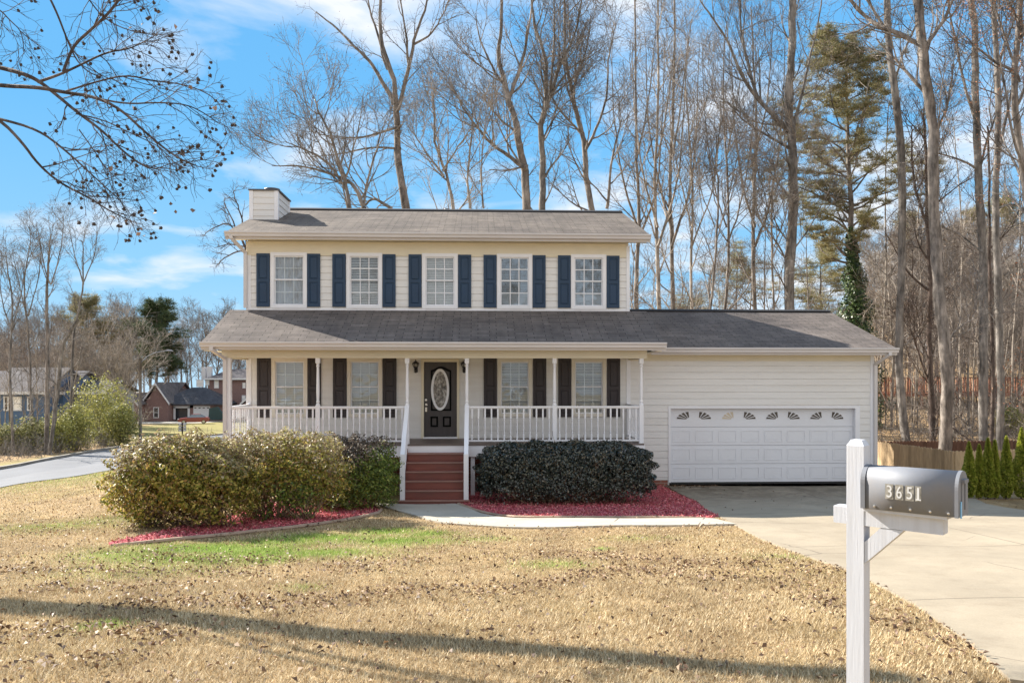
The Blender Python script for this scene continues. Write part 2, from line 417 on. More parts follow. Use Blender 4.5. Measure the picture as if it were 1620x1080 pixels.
# green strips of lawn (real coordinates), measured from the photo
def blobs(x, y, L):
    g = np.zeros(np.shape(x))
    for (cx, cy, rx, ry, s) in L:
        g = np.maximum(g, s*np.exp(-(((x-cx)/rx)**2 + ((y-cy)/ry)**2)))
    return g
GREEN = []
for (px, py, wpx, ry, s) in ((300, 884, 120, .5, .8), (480, 876, 120, .5, .75), (640, 856, 90, .5, .8), (240, 872, 90, .7, .85), (330, 868, 90, .6, .9), (420, 872, 70, .8, .95), (450, 858, 90, .5, .95), (520, 850, 80, .5, .95), (600, 842, 60, .45, .95),
                        (680, 845, 40, .4, .8), (620, 862, 50, .5, .5), (430, 886, 40, .3, .9), (230, 900, 120, .6, .35), (760, 852, 60, .3, .4), (880, 892, 60, .3, .35), (1010, 850, 60, .25, .25),
                        (160, 990, 38, .12, .8), (110, 830, 140, 1.2, .35), (950, 868, 8, .12, .9), (1240, 880, 50, .2, .3), (480, 930, 30, .2, .3), (170, 880, 60, .4, .4)):
    gx, gy = G(px, py); GREEN.append((gx, gy, wpx*gy/F, ry, s))
def greenness(x, y):
    g = blobs(x, y, GREEN)
    nz = 0.5 + 0.25*np.sin(x*3.1 + np.sin(y*2.2)*1.5) + 0.25*np.sin(y*4.3 + x*1.7)
    g = g * (0.7 + 0.75*nz)
    far = sstep(22, 34, y) * (x < -4) * 0.35
    return np.clip(np.maximum(g, far), 0, 1)

xs = np.concatenate([-18 - np.geomspace(0.4, 380, 42)[::-1], np.arange(-18, 18.01, 0.3), 18 + np.geomspace(0.4, 380, 42)])
ys = np.concatenate([-np.geomspace(0.5, 80, 16)[::-1], np.arange(0, 34.01, 0.3), 34 + np.geomspace(0.5, 500, 60)])
gx, gy = np.meshgrid(xs, ys); gz = hgt(gx, gy)
nx, ny = len(xs), len(ys)
idx = np.arange(nx*ny).reshape(ny, nx)
fc = np.stack([idx[:-1, :-1], idx[:-1, 1:], idx[1:, 1:], idx[1:, :-1]], -1).reshape(-1, 4)
vv = np.stack([gx, gy, gz], -1).reshape(-1, 3)
ground = np_mesh('ground', vv, fc, M['lawn'], smooth=True, attr=('green', greenness(vv[:, 0], vv[:, 1])))
la = ground.data.attributes.new('litter', 'FLOAT', 'POINT')
litter = (sstep(20, 23, vv[:, 1]) * sstep(9, 12, vv[:, 0])) + sstep(29, 33, vv[:, 1]) * sstep(-8, -2, vv[:, 0]) + sstep(60, 70, vv[:, 1])*(vv[:, 0] < -45) + sstep(150, 158, vv[:, 1])
litter = np.maximum(litter, sstep(-25.5, -27.5, vv[:, 0]) * sstep(75, 60, vv[:, 1]) * sstep(20, 30, vv[:, 1]))
la.data.foreach_set('value', np.clip(litter, 0, 1).astype(np.float32))
tag(ground, kind='structure')

def drape(name, poly, mat, off, step=0.25, parent=None, skirt=0.12):
    """a slab with the outline poly laid on the terrain, subdivided so that it follows it"""
    import bmesh
    bm = bmesh.new()
    vs = [bm.verts.new((p[0], p[1], 0)) for p in poly]; bm.faces.new(vs)
    x0, x1 = min(p[0] for p in poly), max(p[0] for p in poly); y0, y1 = min(p[1] for p in poly), max(p[1] for p in poly)
    for a0, a1, nrm in ((x0, x1, (1, 0, 0)), (y0, y1, (0, 1, 0))):
        k = a0 + step
        while k < a1:
            bmesh.ops.bisect_plane(bm, geom=bm.verts[:] + bm.edges[:] + bm.faces[:], plane_co=(k*nrm[0], k*nrm[1], 0), plane_no=nrm, dist=1e-5)
            k += step
    bmesh.ops.recalc_face_normals(bm, faces=bm.faces[:])
    for v in bm.verts: v.co.z = H(v.co.x, v.co.y) + off
    for f in bm.faces:
        f.normal_update()
        if f.normal.z < 0: f.normal_flip()
    be = [e for e in bm.edges if e.is_boundary]
    r = bmesh.ops.extrude_edge_only(bm, edges=be)
    for g in r['geom']:
        if isinstance(g, bmesh.types.BMVert): g.co.z -= skirt
    me = bpy.data.meshes.new(name); bm.to_mesh(me); bm.free(); me.materials.append(mat)
    o = bpy.data.objects.new(name, me); COL.objects.link(o)
    if parent: o.parent = parent
    return o
def smooth_poly(pts, it=2):
    for _ in range(it):
        q = []
        for i in range(len(pts)-1):
            a, b = pts[i], pts[i+1]
            q += [(a[0]*.75+b[0]*.25, a[1]*.75+b[1]*.25), (a[0]*.25+b[0]*.75, a[1]*.25+b[1]*.75)]
        pts = [pts[0]] + q + [pts[-1]]
    return pts
def concrete_mat(name, base, dark, joints=()):
    m, nt, b = new_mat(name)
    tc = nt.nodes.new('ShaderNodeTexCoord'); v = tc.outputs['Object']
    n1 = noise_n(nt, v, 0.8, 6, 0.65); n2 = noise_n(nt, v, 60, 4, 0.7); n3 = noise_n(nt, v, 2.8, 8, 0.75)
    col = ramp(nt, n1, [(0.35, [c*0.86 for c in base]), (0.65, [c*1.08 for c in base])])
    col = mixc(nt, ramp(nt, n3, [(0.52, (0, 0, 0)), (0.72, (0.5,)*3)]), col, dark)
    col = mixc(nt, 0.45, col, ramp(nt, n2, [(0.3, (0.75, 0.74, 0.72)), (0.7, (1.2,)*3)]), 'MULTIPLY')
    mp = nt.nodes.new('ShaderNodeMapping'); mp.inputs['Scale'].default_value = (0.5, 1.6, 1); mp.inputs['Rotation'].default_value = (0, 0, 0.5)
    nt.links.new(v, mp.inputs[0]); n5 = noise_n(nt, mp.outputs[0], 1.3, 8, 0.7)
    col = mixc(nt, ramp(nt, n5, [(0.55, (0, 0, 0)), (0.7, (0.45,)*3)]), col, dark)
    sp = nt.nodes.new('ShaderNodeSeparateXYZ'); nt.links.new(v, sp.inputs[0])
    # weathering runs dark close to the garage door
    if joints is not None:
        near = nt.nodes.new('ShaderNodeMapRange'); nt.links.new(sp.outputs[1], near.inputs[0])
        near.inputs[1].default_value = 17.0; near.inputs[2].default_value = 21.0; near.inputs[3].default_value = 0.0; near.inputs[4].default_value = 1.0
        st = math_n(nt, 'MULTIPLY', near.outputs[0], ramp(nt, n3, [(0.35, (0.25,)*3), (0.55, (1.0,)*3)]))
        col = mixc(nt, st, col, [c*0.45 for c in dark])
        for (ax, val) in joints:
            d = math_n(nt, 'ABSOLUTE', math_n(nt, 'SUBTRACT', math_n(nt, 'ADD', sp.outputs[ax], math_n(nt, 'MULTIPLY', n3, 0.012)), val + 0.006))
            l = math_n(nt, 'LESS_THAN', d, 0.012)
            col = mixc(nt, math_n(nt, 'MULTIPLY', l, 0.75), col, (0.10, 0.08, 0.06))
    vo = nt.nodes.new('ShaderNodeTexVoronoi'); vo.feature = 'DISTANCE_TO_EDGE'; vo.inputs['Scale'].default_value = 0.32
    dn = nt.nodes.new('ShaderNodeTexNoise'); dn.inputs['Scale'].default_value = 1.6; dn.inputs['Detail'].default_value = 6; nt.links.new(v, dn.inputs['Vector'])
    dm = nt.nodes.new('ShaderNodeMix'); dm.data_type = 'VECTOR'; dm.inputs[0].default_value = 0.22; nt.links.new(v, dm.inputs[4]); nt.links.new(dn.outputs['Color'], dm.inputs[5]); nt.links.new(dm.outputs[1], vo.inputs['Vector'])
    crack = math_n(nt, 'MULTIPLY', math_n(nt, 'LESS_THAN', vo.outputs['Distance'], 0.0022), ramp(nt, noise_n(nt, v, 0.5, 2), [(0.48, (0, 0, 0)), (0.56, (0.7,)*3)]))
    col = mixc(nt, crack, col, (0.09, 0.07, 0.055))
    nt.links.new(col, b.inputs['Base Color']); b.inputs['Roughness'].default_value = 0.85; b.inputs['Specular IOR Level'].default_value = 0.3
    bump_n(nt, b, n2, 0.3, 0.004); return m
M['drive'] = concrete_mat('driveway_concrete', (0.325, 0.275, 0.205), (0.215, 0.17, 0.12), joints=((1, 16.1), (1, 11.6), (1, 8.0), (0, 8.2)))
M['walk'] = concrete_mat('walkway_concrete', (0.43, 0.395, 0.335), (0.33, 0.285, 0.22), joints=None)

# driveway outline: left edge as in the photo, then out to the right and up to the garage
dl = [G(*p) for p in ((1598, 1079), (1520, 1010), (1450, 960), (1390, 928), (1340, 903), (1250, 872), (1200, 852), (1165, 833), (1140, 820), (1105, 795))]
DR = [(9.8, -4.0), (6.9, 3.0)] + dl + [(5.05, 20.0), (5.05, 21.34), (10.6, 21.34)]
DR += [(11.2, 19.6), (11.9, 18.6)] + [G(1560, 798), G(1620, 808)] + [(16.5, 16.2), (18.0, 13.5), (18.5, 8.0), (17.5, -4.0)]
DRIVE = DR
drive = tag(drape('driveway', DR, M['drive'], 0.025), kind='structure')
wt = smooth_poly([(-2.36, 18.25)] + [G(*p) for p in ((652, 815), (690, 828), (760, 834), (900, 836), (1030, 833), (1165, 831))], 1)
wb = smooth_poly([G(*p) for p in ((1128, 822), (1000, 822), (860, 822), (800, 821), (765, 815), (748, 808))], 1) + [(-0.52, 18.25)]
WALK = wt + wb
walk = tag(drape('walkway', WALK, M['walk'], 0.035), kind='structure')
jt = MB()
for px, dx in ((966, 14), (1105, 10)):
    a = Vector(G(px-dx*0.3, 836.5)).to_3d(); b_ = Vector(G(px+dx, 821)).to_3d()
    a.z = H(a.x, a.y) + 0.038; b_.z = H(b_.x, b_.y) + 0.038
    jt.bar(a, b_, 0.02, 0.006)
jo = jt.build('joint', pm('joint_dark', (0.14, 0.115, 0.09), 0.9), walk)

# red mulch beds
def mulch_mat():
    m, nt, b = new_mat('red_mulch')
    tc = nt.nodes.new('ShaderNodeTexCoord'); v = tc.outputs['Object']
    n = noise_n(nt, v, 40, 5, 0.8)
    nt.links.new(ramp(nt, n, [(0.3, (0.16, 0.028, 0.033)), (0.5, (0.50, 0.09, 0.11)), (0.7, (0.66, 0.18, 0.2))]), b.inputs['Base Color'])
    b.inputs['Roughness'].default_value = 0.95; bump_n(nt, b, n, 1.0, 0.03); return m
M['mulch'] = mulch_mat()
rb_edge = smooth_poly([(-0.45, 18.2)] + [G(*p) for p in ((762, 812), (800, 819), (860, 820.5), (1000, 820.5), (1125, 820.5))], 1)
BED_R = rb_edge + [G(1138, 818), G(1100, 794), (4.95, 20.2), (4.95, 21.3), (-0.45, 21.3)]
lb_edge = smooth_poly([(-2.45, 18.15)] + [G(*p) for p in ((610, 811), (560, 822), (470, 836), (380, 845), (300, 853), (235, 860), (175, 863))], 1)
BED_L = lb_edge + [G(172, 860), G(215, 852), G(290, 834), G(370, 816), (-4.9, 18.9), (-4.9, 21.4), (-2.45, 21.4)]
bedr = tag(drape('mulch_bed', BED_R, M['mulch'], 0.03), kind='structure')
bedl = tag(drape('mulch_bed', BED_L, M['mulch'], 0.03), kind='structure')
# bark chips lying on the beds
def scatter(poly, n, edge=None):
    x0, x1 = min(p[0] for p in poly), max(p[0] for p in poly); y0, y1 = min(p[1] for p in poly), max(p[1] for p in poly)
    x = rng.uniform(x0, x1, n); y = rng.uniform(y0, y1, n); k = in_poly(x, y, poly)
    return x[k], y[k]
vs, fs, o = [], [], 0
for poly, n in ((BED_R, 26000), (BED_L, 26000)):
    x, y = scatter(poly, n); p = np.stack([x, y, hgt(x, y) + 0.035 + rng.uniform(0, 0.03, len(x))], -1)
    nr = rng.normal(size=p.shape) * 0.6 + (0, 0, 1)
    v, f = leaf_quads(p, nr, rng.uniform(0.025, 0.07, len(x)), 0.35, 0.1); vs.append(v); fs.append(f + o); o += len(v)
M['chips'] = island_mat('red_bark_chips', [(0.0, (0.17, 0.03, 0.03)), (0.5, (0.56, 0.10, 0.125)), (0.8, (0.72, 0.25, 0.26)), (0.97, (0.6, 0.3, 0.25))], 0.85)
chips = np_mesh('mulch_chips', np.concatenate(vs), np.concatenate(fs), M['chips']); tag(chips, 'red bark mulch chips spread over the two beds', 'mulch', kind='stuff')
# tan stone edging along the beds
M['edging'] = pm('tan_edging_stone', (0.36, 0.26, 0.19), 0.85, 0.2, 4, 0.3, 40)
def edging(pts, label):
    mb = MB(); P = [Vector((p[0], p[1], H(*p) + (0.03 if i < len(pts)*.75 else 0.03 - .05*(i/len(pts)-.75)/.25))) for i, p in enumerate(pts)]
    mb.tube(P, 0.034, 6); o = mb.build('bed_edging', M['edging'], None, tuple(P[0])); return tag(o, label, 'edging', 'stone edging of the mulch beds')
edging(rb_edge, 'low tan edging curving between the walkway and the right red mulch bed')
edging(lb_edge, 'low tan edging along the front of the left mulch bed under the leggy hedge')

# street on the left, with kerb
M['asphalt'] = pm('grey_asphalt', (0.115, 0.12, 0.135), 0.85, 0.12, 0.6, 0.3, 80, dirt=(0.11, 0.11, 0.12), dirt_amt=0.6)
M['kerb'] = pm('kerb_concrete', (0.27, 0.24, 0.2), 0.85, 0.2, 2, 0.2, 30, dirt=(0.10, 0.08, 0.06), dirt_amt=0.8)
near_e = [(-18.5, 0), (-18.2, 14), (-18.0, 24)] + [G(*p) for p in ((0, 771), (100, 757), (190, 742))] 
far_e = [(-26, 0), (-24.5, 14), (-23.6, 24)] + [G(*p) for p in ((0, 744), (100, 723), (180, 710), (215, 703))]
xn, yn = near_e[-1]; xf, yf = far_e[-1]
near_e += [(xn - 0.2, yn + 8), (xn-1.5, yn + 20), (xf + 8.5, yf + 14), (xf + 12, yf + 26), (xf + 20, yf + 33)]
far_e += [(xf + 0.2, yf + 10), (xf + 2, yf + 22), (xf + 8, yf + 34), (xf + 18, yf + 40)]
near_e = smooth_poly(near_e, 1); far_e = smooth_poly(far_e, 1)
ROAD = near_e + far_e[::-1]
road = tag(drape('road', ROAD, M['asphalt'], 0.03, 1.0), kind='structure')
def kerb(pts, label):
    mb = MB()
    for a, b2 in zip(pts[:-1], pts[1:]):
        A = Vector((a[0], a[1], H(*a) + 0.03)); B = Vector((b2[0], b2[1], H(*b2) + 0.03))
        if (B-A).length > .05: mb.bar(A, B + (B-A).normalized()*0.03, 0.22, 0.26)
    o = mb.build('kerb', M['kerb']); return tag(o, kind='structure')
kerb(far_e, ''); 

# ------------------------------------------------------------------ grass blades
def lawn_ok(x, y):
    k = ~in_poly(x, y, DRIVE) & ~in_poly(x, y, WALK) & ~in_poly(x, y, BED_L) & ~in_poly(x, y, BED_R) & ~in_poly(x, y, ROAD)
    k &= ~((x > -6.2) & (x < 11.2) & (y > 19.4) & (y < 30))
    return k
def in_view(x, y, m=0.04):
    t = x / y; return (t > -0.60 - m) & (t < 0.715 + m)
def blades(n, y0, y1, xlim, length, width):
    y = rng.uniform(y0, y1, n); x = rng.uniform(*xlim, n)
    k = in_view(x, y) & lawn_ok(x, y); x, y = x[k], y[k]; n = len(x)
    z = hgt(x, y); g = greenness(x, y)
    tuft = 0.75 + 0.5*np.sin(x*7.1 + 2*np.sin(y*5.3))*np.sin(y*6.7 + x*2)
    L = length * rng.uniform(0.5, 1.3, n) * (0.7 + 0.5*tuft) * (1 + 0.25*g); a = rng.uniform(0, 6.283, n); lean = rng.uniform(0.35, 1.25, n) * (1 - 0.35*g)
    d = np.stack([np.cos(a)*np.sin(lean), np.sin(a)*np.sin(lean), np.cos(lean)], -1)
    s = np.stack([-np.sin(a), np.cos(a), np.zeros(n)], -1) * (width*rng.uniform(0.6, 1.3, n))[:, None]
    b = np.stack([x, y, z - 0.003], -1)
    v = np.empty((n, 3, 3)); v[:, 0] = b - s; v[:, 1] = b + s; v[:, 2] = b + d*L[:, None]
    gg = (rng.uniform(0, 1, n) < g*1.25).astype(float) * rng.uniform(0.6, 1.0, n)
    return v.reshape(-1, 3), np.repeat(gg, 3)
B = [blades(int(n*GRASS), *a) for n, *a in ((330000, 5.2, 9.5, (-6.5, 7), 0.05, 0.0034), (420000, 9, 17.4, (-11, 10), 0.04, 0.0042), (150000, 16.5, 40, (-24, -5), 0.05, 0.009))]
gv = np.concatenate([b[0] for b in B]); ga = np.concatenate([b[1] for b in B])
def patchy(m):
    nt = m.node_tree; v = coords(nt); n1 = noise_n(nt, v, 1.3, 5, 0.65)
    rm = ramp(nt, n1, [(0.32, (0.70, 0.66, 0.62)), (0.47, (0.97, 0.95, 0.93)), (0.68, (1.16, 1.16, 1.16))])
    for l in list(nt.links):
        if l.to_socket.name in ('Base Color',) or (l.to_node.type == 'BSDF_TRANSLUCENT' and l.to_socket.name == 'Color'):
            src = l.from_socket; dst = l.to_socket; o = mixc(nt, 1.0, src, rm, 'MULTIPLY'); nt.links.new(o, dst)
    return m
M['grass'] = island_mat('grass_blades', [(0.0, (0.27, 0.18, 0.095)), (0.35, (0.46, 0.35, 0.195)), (0.7, (0.64, 0.515, 0.315)), (1.0, (0.84, 0.73, 0.52))], 0.7, 0.2, 0.2,
                        'green', [(0.0, (0.12, 0.24, 0.03)), (0.5, (0.24, 0.42, 0.05)), (1.0, (0.45, 0.56, 0.13))])
patchy(M['grass']); grass = np_mesh('grass', gv, np.arange(len(gv)).reshape(-1, 3), M['grass'], attr=('green', ga)); tag(grass, 'short tan winter grass with green patches covering the front lawn', 'grass', kind='stuff')

# ------------------------------------------------------------------ fallen leaves
BANDS = []
for (x0, y0, x1, y1, wd, s) in ((0, 905, 420, 915, .3, .6), (200, 960, 560, 955, .3, 1.0), (420, 952, 800, 935, .25, 1.0), (640, 945, 1050, 905, .25, 1.0), (860, 880, 1220, 895, .3, .9), (640, 890, 950, 880, .25, .5), (1050, 915, 1330, 905, .3, .8), (0, 1000, 260, 1010, .3, .8),
                         (0, 1060, 200, 1050, .2, .7), (250, 880, 600, 900, .4, .5), (1200, 900, 1560, 1040, .35, .6), (60, 935, 300, 930, .3, .5)):
    BANDS.append((G(x0, y0), G(x1, y1), wd, s))
def band_density(x, y):
    d = np.zeros(len(x))
    for (a, b, wd, s) in BANDS:
        ax, ay = a; bx, by = b; L2 = (bx-ax)**2 + (by-ay)**2
        t = np.clip(((x-ax)*(bx-ax) + (y-ay)*(by-ay))/L2, 0, 1)
        q = np.hypot(x-ax-t*(bx-ax), y-ay-t*(by-ay) + 0.12*np.sin(x*2.6))
        d = np.maximum(d, s*np.exp(-(q/wd)**2))
    return d
n = 190000
y = rng.uniform(5.2, 26, n); x = rng.uniform(-18, 12, n); k = in_view(x, y) & lawn_ok(x, y); x, y = x[k], y[k]
clump = np.clip(np.sin(x*2.2 + 1.7*np.sin(y*1.3))*np.sin(y*2.9 + 1.2*np.sin(x*1.9)), 0, 1)
pr = 0.08 + 0.14*clump**1.6 + 1.0*band_density(x, y); pr = np.where(y > 16, 0.05, pr)
k = rng.uniform(0, 1, len(x)) < pr; x, y = x[k], y[k]
# a thin scatter on walk, drive and bed edges
x2, y2 = rng.uniform(-2, 8, 900), rng.uniform(16, 21.2, 900); k = in_poly(x2, y2, DRIVE) | in_poly(x2, y2, WALK) | in_poly(x2, y2, BED_R)
kk = k & ((rng.uniform(0, 1, 900) < 0.10) | ((x2 > 4.2) & (x2 < 6.6) & (y2 > 20.6) & (rng.uniform(0, 1, 900) < .9)))
x3 = rng.uniform(4.2, 6.4, 260); y3 = 21.25 - np.abs(rng.normal(0, 0.22, 260)); x4, y4 = rng.uniform(-0.3, 3.6, 500), rng.uniform(17.75, 18.3, 500)
x5, y5 = scatter(BED_L, 1800); x6, y6 = scatter(BED_R, 500); x5 = np.concatenate([x5, x6]); y5 = np.concatenate([y5, y6])
xx = np.concatenate([x, x2[kk], x3, x4, x5]); yy = np.concatenate([y, y2[kk], y3, y4, y5])
p = np.stack([xx, yy, hgt(xx, yy) + rng.uniform(0.03, 0.06, len(xx))], -1)
nr = rng.normal(size=p.shape)*0.55 + (0, 0, 1)
lv, lf = leaf_quads(p, nr, rng.uniform(0.022, 0.062, len(xx)), 0.62, 0.55)
M['leaf'] = island_mat('dry_leaves', [(0.0, (0.07, 0.04, 0.025)), (0.45, (0.17, 0.10, 0.06)), (0.8, (0.34, 0.22, 0.13)), (1.0, (0.52, 0.38, 0.26))], 0.6, 0.1, 0.4)
tag(np_mesh('fallen_leaves', lv, lf, M['leaf']), 'dry brown leaves scattered in drifts over the lawn', 'leaves', kind='stuff')
# ================================================================== HOUSE
M['cream_white'] = pm('cream_white_casing', (0.74, 0.69, 0.60), 0.5, 0.04)
YW, YP, YE = 21.4, 19.6, 19.15     # main front wall, porch posts, porch gutter
XL, XR, XG = -6.10, 4.07, 10.83    # left corner, right corner of the tall block, garage right corner
ZF = 1.12                          # porch floor
HO = (0.0, YW, -0.1)
house = thing('house', 'cream two storey house with dark shutters, railed front porch and attached white double garage', 'house', HO)
def part(mb, name, mats, parent=None, smooth=False):
    return mb.build(name, mats, parent or house, HO, smooth)
def siding(mb, x0, x1, y, z0, z1, holes, expo=0.178, ph=0.0):
    """lapped boards on a wall facing -y, cut around rectangular holes (x0,x1,z0,z1)"""
    z = z0 + ph - expo if ph else z0
    while z < z1:
        a, b = max(z, z0), min(z + expo, z1)
        if b - a > 0.005:
            cuts = sorted((h[0], h[1]) for h in holes if h[2] < b - 0.02 and h[3] > a + 0.02)
            cur = x0; spans = []
            for c0, c1 in cuts:
                if c0 > cur: spans.append((cur, c0))
                cur = max(cur, c1)
            if cur < x1: spans.append((cur, x1))
            sp2 = []
            for s0, s1 in spans:
                q = s0 + random.uniform(.4, 3.6)
                while q < s1 - .3: sp2.append((s0, q-.003)); s0 = q; q += random.uniform(2.4, 3.66)
                sp2.append((s0, s1))
            for s0, s1 in sp2:
                a_ = a+.011 if a > z0+.001 else a; mb.add([(s0, y-0.024, a_), (s1, y-0.024, a_), (s1, y-0.015, b), (s0, y-0.015, b), (s0, y+0.01, a_), (s1, y+0.01, a_), (s0, y+.01, b), (s1, y+.01, b)], [(0, 1, 2, 3), (0, 4, 5, 1), (3, 2, 7, 6)])
        z += expo
WT, WB_ = 5.97, 4.60
UPW = [(428.3, 486.1), (548.3, 604.9), (667.8, 724.3), (786.2, 842.0), (903.2, 958.9)]
LOW = [(430.0, 486.7), (549.5, 605.0), (787.0, 842.0), (904.0, 959.0)]
def wx(a): return X(a, YW)
UZ0 = Zp(488.6, 0, YW); UZ1 = Zp(401.5, 0, YW)
LZ0 = Zp(659.0, 0, YW); LZ1 = Zp(566.5, 0, YW)
DX0, DX1 = wx(666.5), wx(726.7); DZ1 = Zp(567.5, -1, YW)
GX0, GX1 = wx(1057.0), wx(1359.5); GZ1 = Zp(642.0, 7.5, YW); GZ0 = -0.12
def inset(r, e=0.05): return (r[0]+e, r[1]-e, r[2]+e, r[3]-e)
uph = [(wx(a)+.05, wx(b)-.05, UZ0+.05, UZ1-.05) for a, b in UPW]
lph = [(wx(a)+.05, wx(b)-.05, LZ0+.05, LZ1-.05) for a, b in LOW]
mb = MB(); siding(mb, XL, XR, YW, 4.45, WT, uph)
siding(mb, XL, XR, YW, 0.9, 3.42, lph + [(DX0+.03, DX1-.03, 0.9, DZ1-.03)], ph=0.05)
siding(mb, XR, XG, YW, -0.02, 3.40, [(GX0+.03, GX1-.03, -1, GZ1-.03)], ph=0.06)
# sheathing behind the boards, side and rear walls (front sheathing kept clear of the openings)
def sheath(x0, x1, z0, z1, holes, y0, y1):
    xsx = sorted({x0, x1, *[h[0] for h in holes], *[h[1] for h in holes]}); zsz = sorted({z0, z1, *[min(max(h[2], z0), z1) for h in holes], *[min(h[3], z1) for h in holes]})
    for i in range(len(xsx)-1):
        for j in range(len(zsz)-1):
            cx, cz = (xsx[i]+xsx[i+1])/2, (zsz[j]+zsz[j+1])/2
            if not any(h[0] < cx < h[1] and h[2] < cz < h[3] for h in holes): mb.box(xsx[i], xsx[i+1], y0, y1, zsz[j], zsz[j+1])
sheath(XL, XR, -0.6, 6.5, uph + lph + [(DX0+.03, DX1-.03, 0.9, DZ1-.03)], YW, YW+0.12)
sheath(XR, XG, -0.6, 3.5, [(GX0+.03, GX1-.03, -1, GZ1-.03)], YW+0.001, YW+0.12)
mb.box(XL, XL+0.12, YW+0.12, 28.6, -1.0, 6.5); mb.box(XR-0.12, XR, YW+0.12, 28.6, -1.0, 6.5); mb.box(XL, XR, 28.6, 28.72, -1.0, 6.5)
mb.box(XG-0.12, XG, YW+0.12, 28.4, -1.8, 3.5); mb.box(XR, XG, 28.4, 28.52, -1.8, 3.5)
mb.prism([(YW, 6.5), (28.6, 6.5), (25.0, 7.82)], XL, XL+0.1); mb.prism([(YW, 6.5), (28.6, 6.5), (25.0, 7.82)], XR-0.1, XR)
mb.prism([(YW, 3.5), (28.5, 3.5), (25.0, 4.66)], XG-0.1, XG)
part(mb, 'wall', M['siding'])
mb = MB(); mb.box(XL+.13, XR-.13, YW+0.9, YW+1.0, 0.9, 6.3); mb.box(XL+.13, XR-.13, YW+.13, YW+.9, 3.5, 4.3); mb.box(XL+.13, XR-.13, YW+.13, YW+.9, .85, .95)
part(mb, 'interior', M['room'])
for bb in ((XL-0.02, XR, YW-0.03, YW-.001, -0.7, 0.9), (XR+0.2, GX0-.02, YW-0.018, YW-.001, -0.6, -0.03), (XG-0.35, XG+.01, YW-.018, YW-.001, -1.5, -0.03)):
    mb = MB(); mb.box(*bb); part(mb, 'foundation', M['brick'])
# trim boards
for bb in ((XL-0.03, XL+0.09, YW-0.034, YW+0.02, 4.45, 5.99), (XR-0.06, XR+0.03, YW-0.036, YW+0.02, 4.5, 6.30), (XL-0.03, XL+0.10, YW-0.034, YW+0.02, 0.9, 3.3), (XR-0.06, XR+0.05, YW-0.036, YW+0.02, 0.9, 3.3), (XG-0.09, XG+0.02, YW-0.036, YW+0.02, -0.1, 3.36)):
    mb = MB(); mb.box(*bb); part(mb, 'corner_board', M['white'])
mb = MB(); mb.box(XL+.09, XR-.06, YW-0.030, YW+0.01, 4.52, 4.585); part(mb, 'base_board', M['white'])
mb = MB(); mb.box(XL-.03, XR-.06, YW-0.034, YW+.01, WT+.02, 6.36); mb.box(XR+0.05, XG-.09, YW-0.03, YW+.01, 3.20, 3.42)
part(mb, 'frieze_board', M['cream'])

# roofs ---------------------------------------------------------------------------------------------
def roof_slab(x0, x1, ya, za, yb, zb, t=0.07):
    mb = MB(); mb.prism([(ya, za), (yb, zb), (yb, zb + t), (ya, za + t)], x0, x1); return mb
RX0, RX1 = -6.53, 4.56
mb = roof_slab(RX0, RX1, 20.98, 6.47, 25.0, 7.90); mb.v += roof_slab(RX0, RX1, 25.0, 7.90, 29.02, 6.47).v; mb.f += [[i+8 for i in f] for f in mb.f[:]]; mb.m += mb.m[:]; mb.n = len(mb.v)
ro = part(mb, 'upper_roof', M['shingle'])
mb = MB(); mb.prism([(24.86, 7.93), (25.0, 7.98), (25.14, 7.93), (25.14, 7.97), (25.0, 8.03), (24.86, 7.97)], RX0+.25, RX1-.02); part(mb, 'ridge_vent', M['ridge'], ro)
mb = roof_slab(-6.55, 4.55, 19.20, 3.53, YW-.03, 4.47); pr_ = part(mb, 'porch_roof', M['shingle_low'])
mb = roof_slab(4.08, 11.26, 20.98, 3.475, 25.05, 4.80); mb.v += roof_slab(4.08, 11.26, 25.05, 4.80, 29.1, 3.475).v; mb.f += [[i+8 for i in f] for f in mb.f[:]]; mb.m += mb.m[:]; mb.n = len(mb.v)
gr_ = part(mb, 'garage_roof', M['shingle_low'])
mb = MB(); mb.prism([(24.9, 4.85), (25.05, 4.895), (25.2, 4.85), (25.2, 4.88), (25.05, 4.93), (24.9, 4.88)], 4.1, 11.24); part(mb, 'ridge_cap', M['ridge'], gr_)
mb = MB()
for (x0, x1, y0, y1, z) in ((RX0+.02, RX1-.02, 20.99, YW-.036, 6.38), (4.1, 11.24, 20.99, YW-.034, 3.385)): mb.box(x0, x1, y0, y1, z, z+0.02)
# rake boards and boxed eave ends
for x0, x1 in ((RX0, RX0+.03), (RX1-.03, RX1)):
    mb.prism([(20.99, 6.33), (25.0, 7.76), (29.0, 6.33), (29.0, 6.465), (25.0, 7.895), (20.99, 6.465)], x0, x1)
mb.prism([(20.99, 3.34), (25.05, 4.66), (29.0, 3.36), (29.0, 3.465), (25.05, 4.79), (20.99, 3.465)], 11.23, 11.26)
for x0, x1 in ((-6.55, -6.52), (4.52, 4.55)): mb.prism([(19.21, 3.40), (YW-.04, 4.34), (YW-.04, 4.465), (19.21, 3.52)], x0, x1)
part(mb, 'soffit', M['cream'])
def gutter(x0, x1, yf, ztop, name='gutter'):
    mb = MB(); h = 0.125
    prof = [(yf+0.115, ztop), (yf+0.115, ztop-h), (yf+0.035, ztop-h), (yf+0.028, ztop-h*0.55), (yf, ztop-h*0.3), (yf, ztop), (yf+0.012, ztop), (yf+0.014, ztop-0.03), (yf+0.05, ztop-h+0.02), (yf+0.1, ztop-h+0.02), (yf+0.1, ztop)]
    mb.prism(prof, x0, x1); mb.box(x0, x1, yf+0.118, yf+0.14, ztop-0.19, ztop-0.012)
    return part(mb, name, M['gutter'])
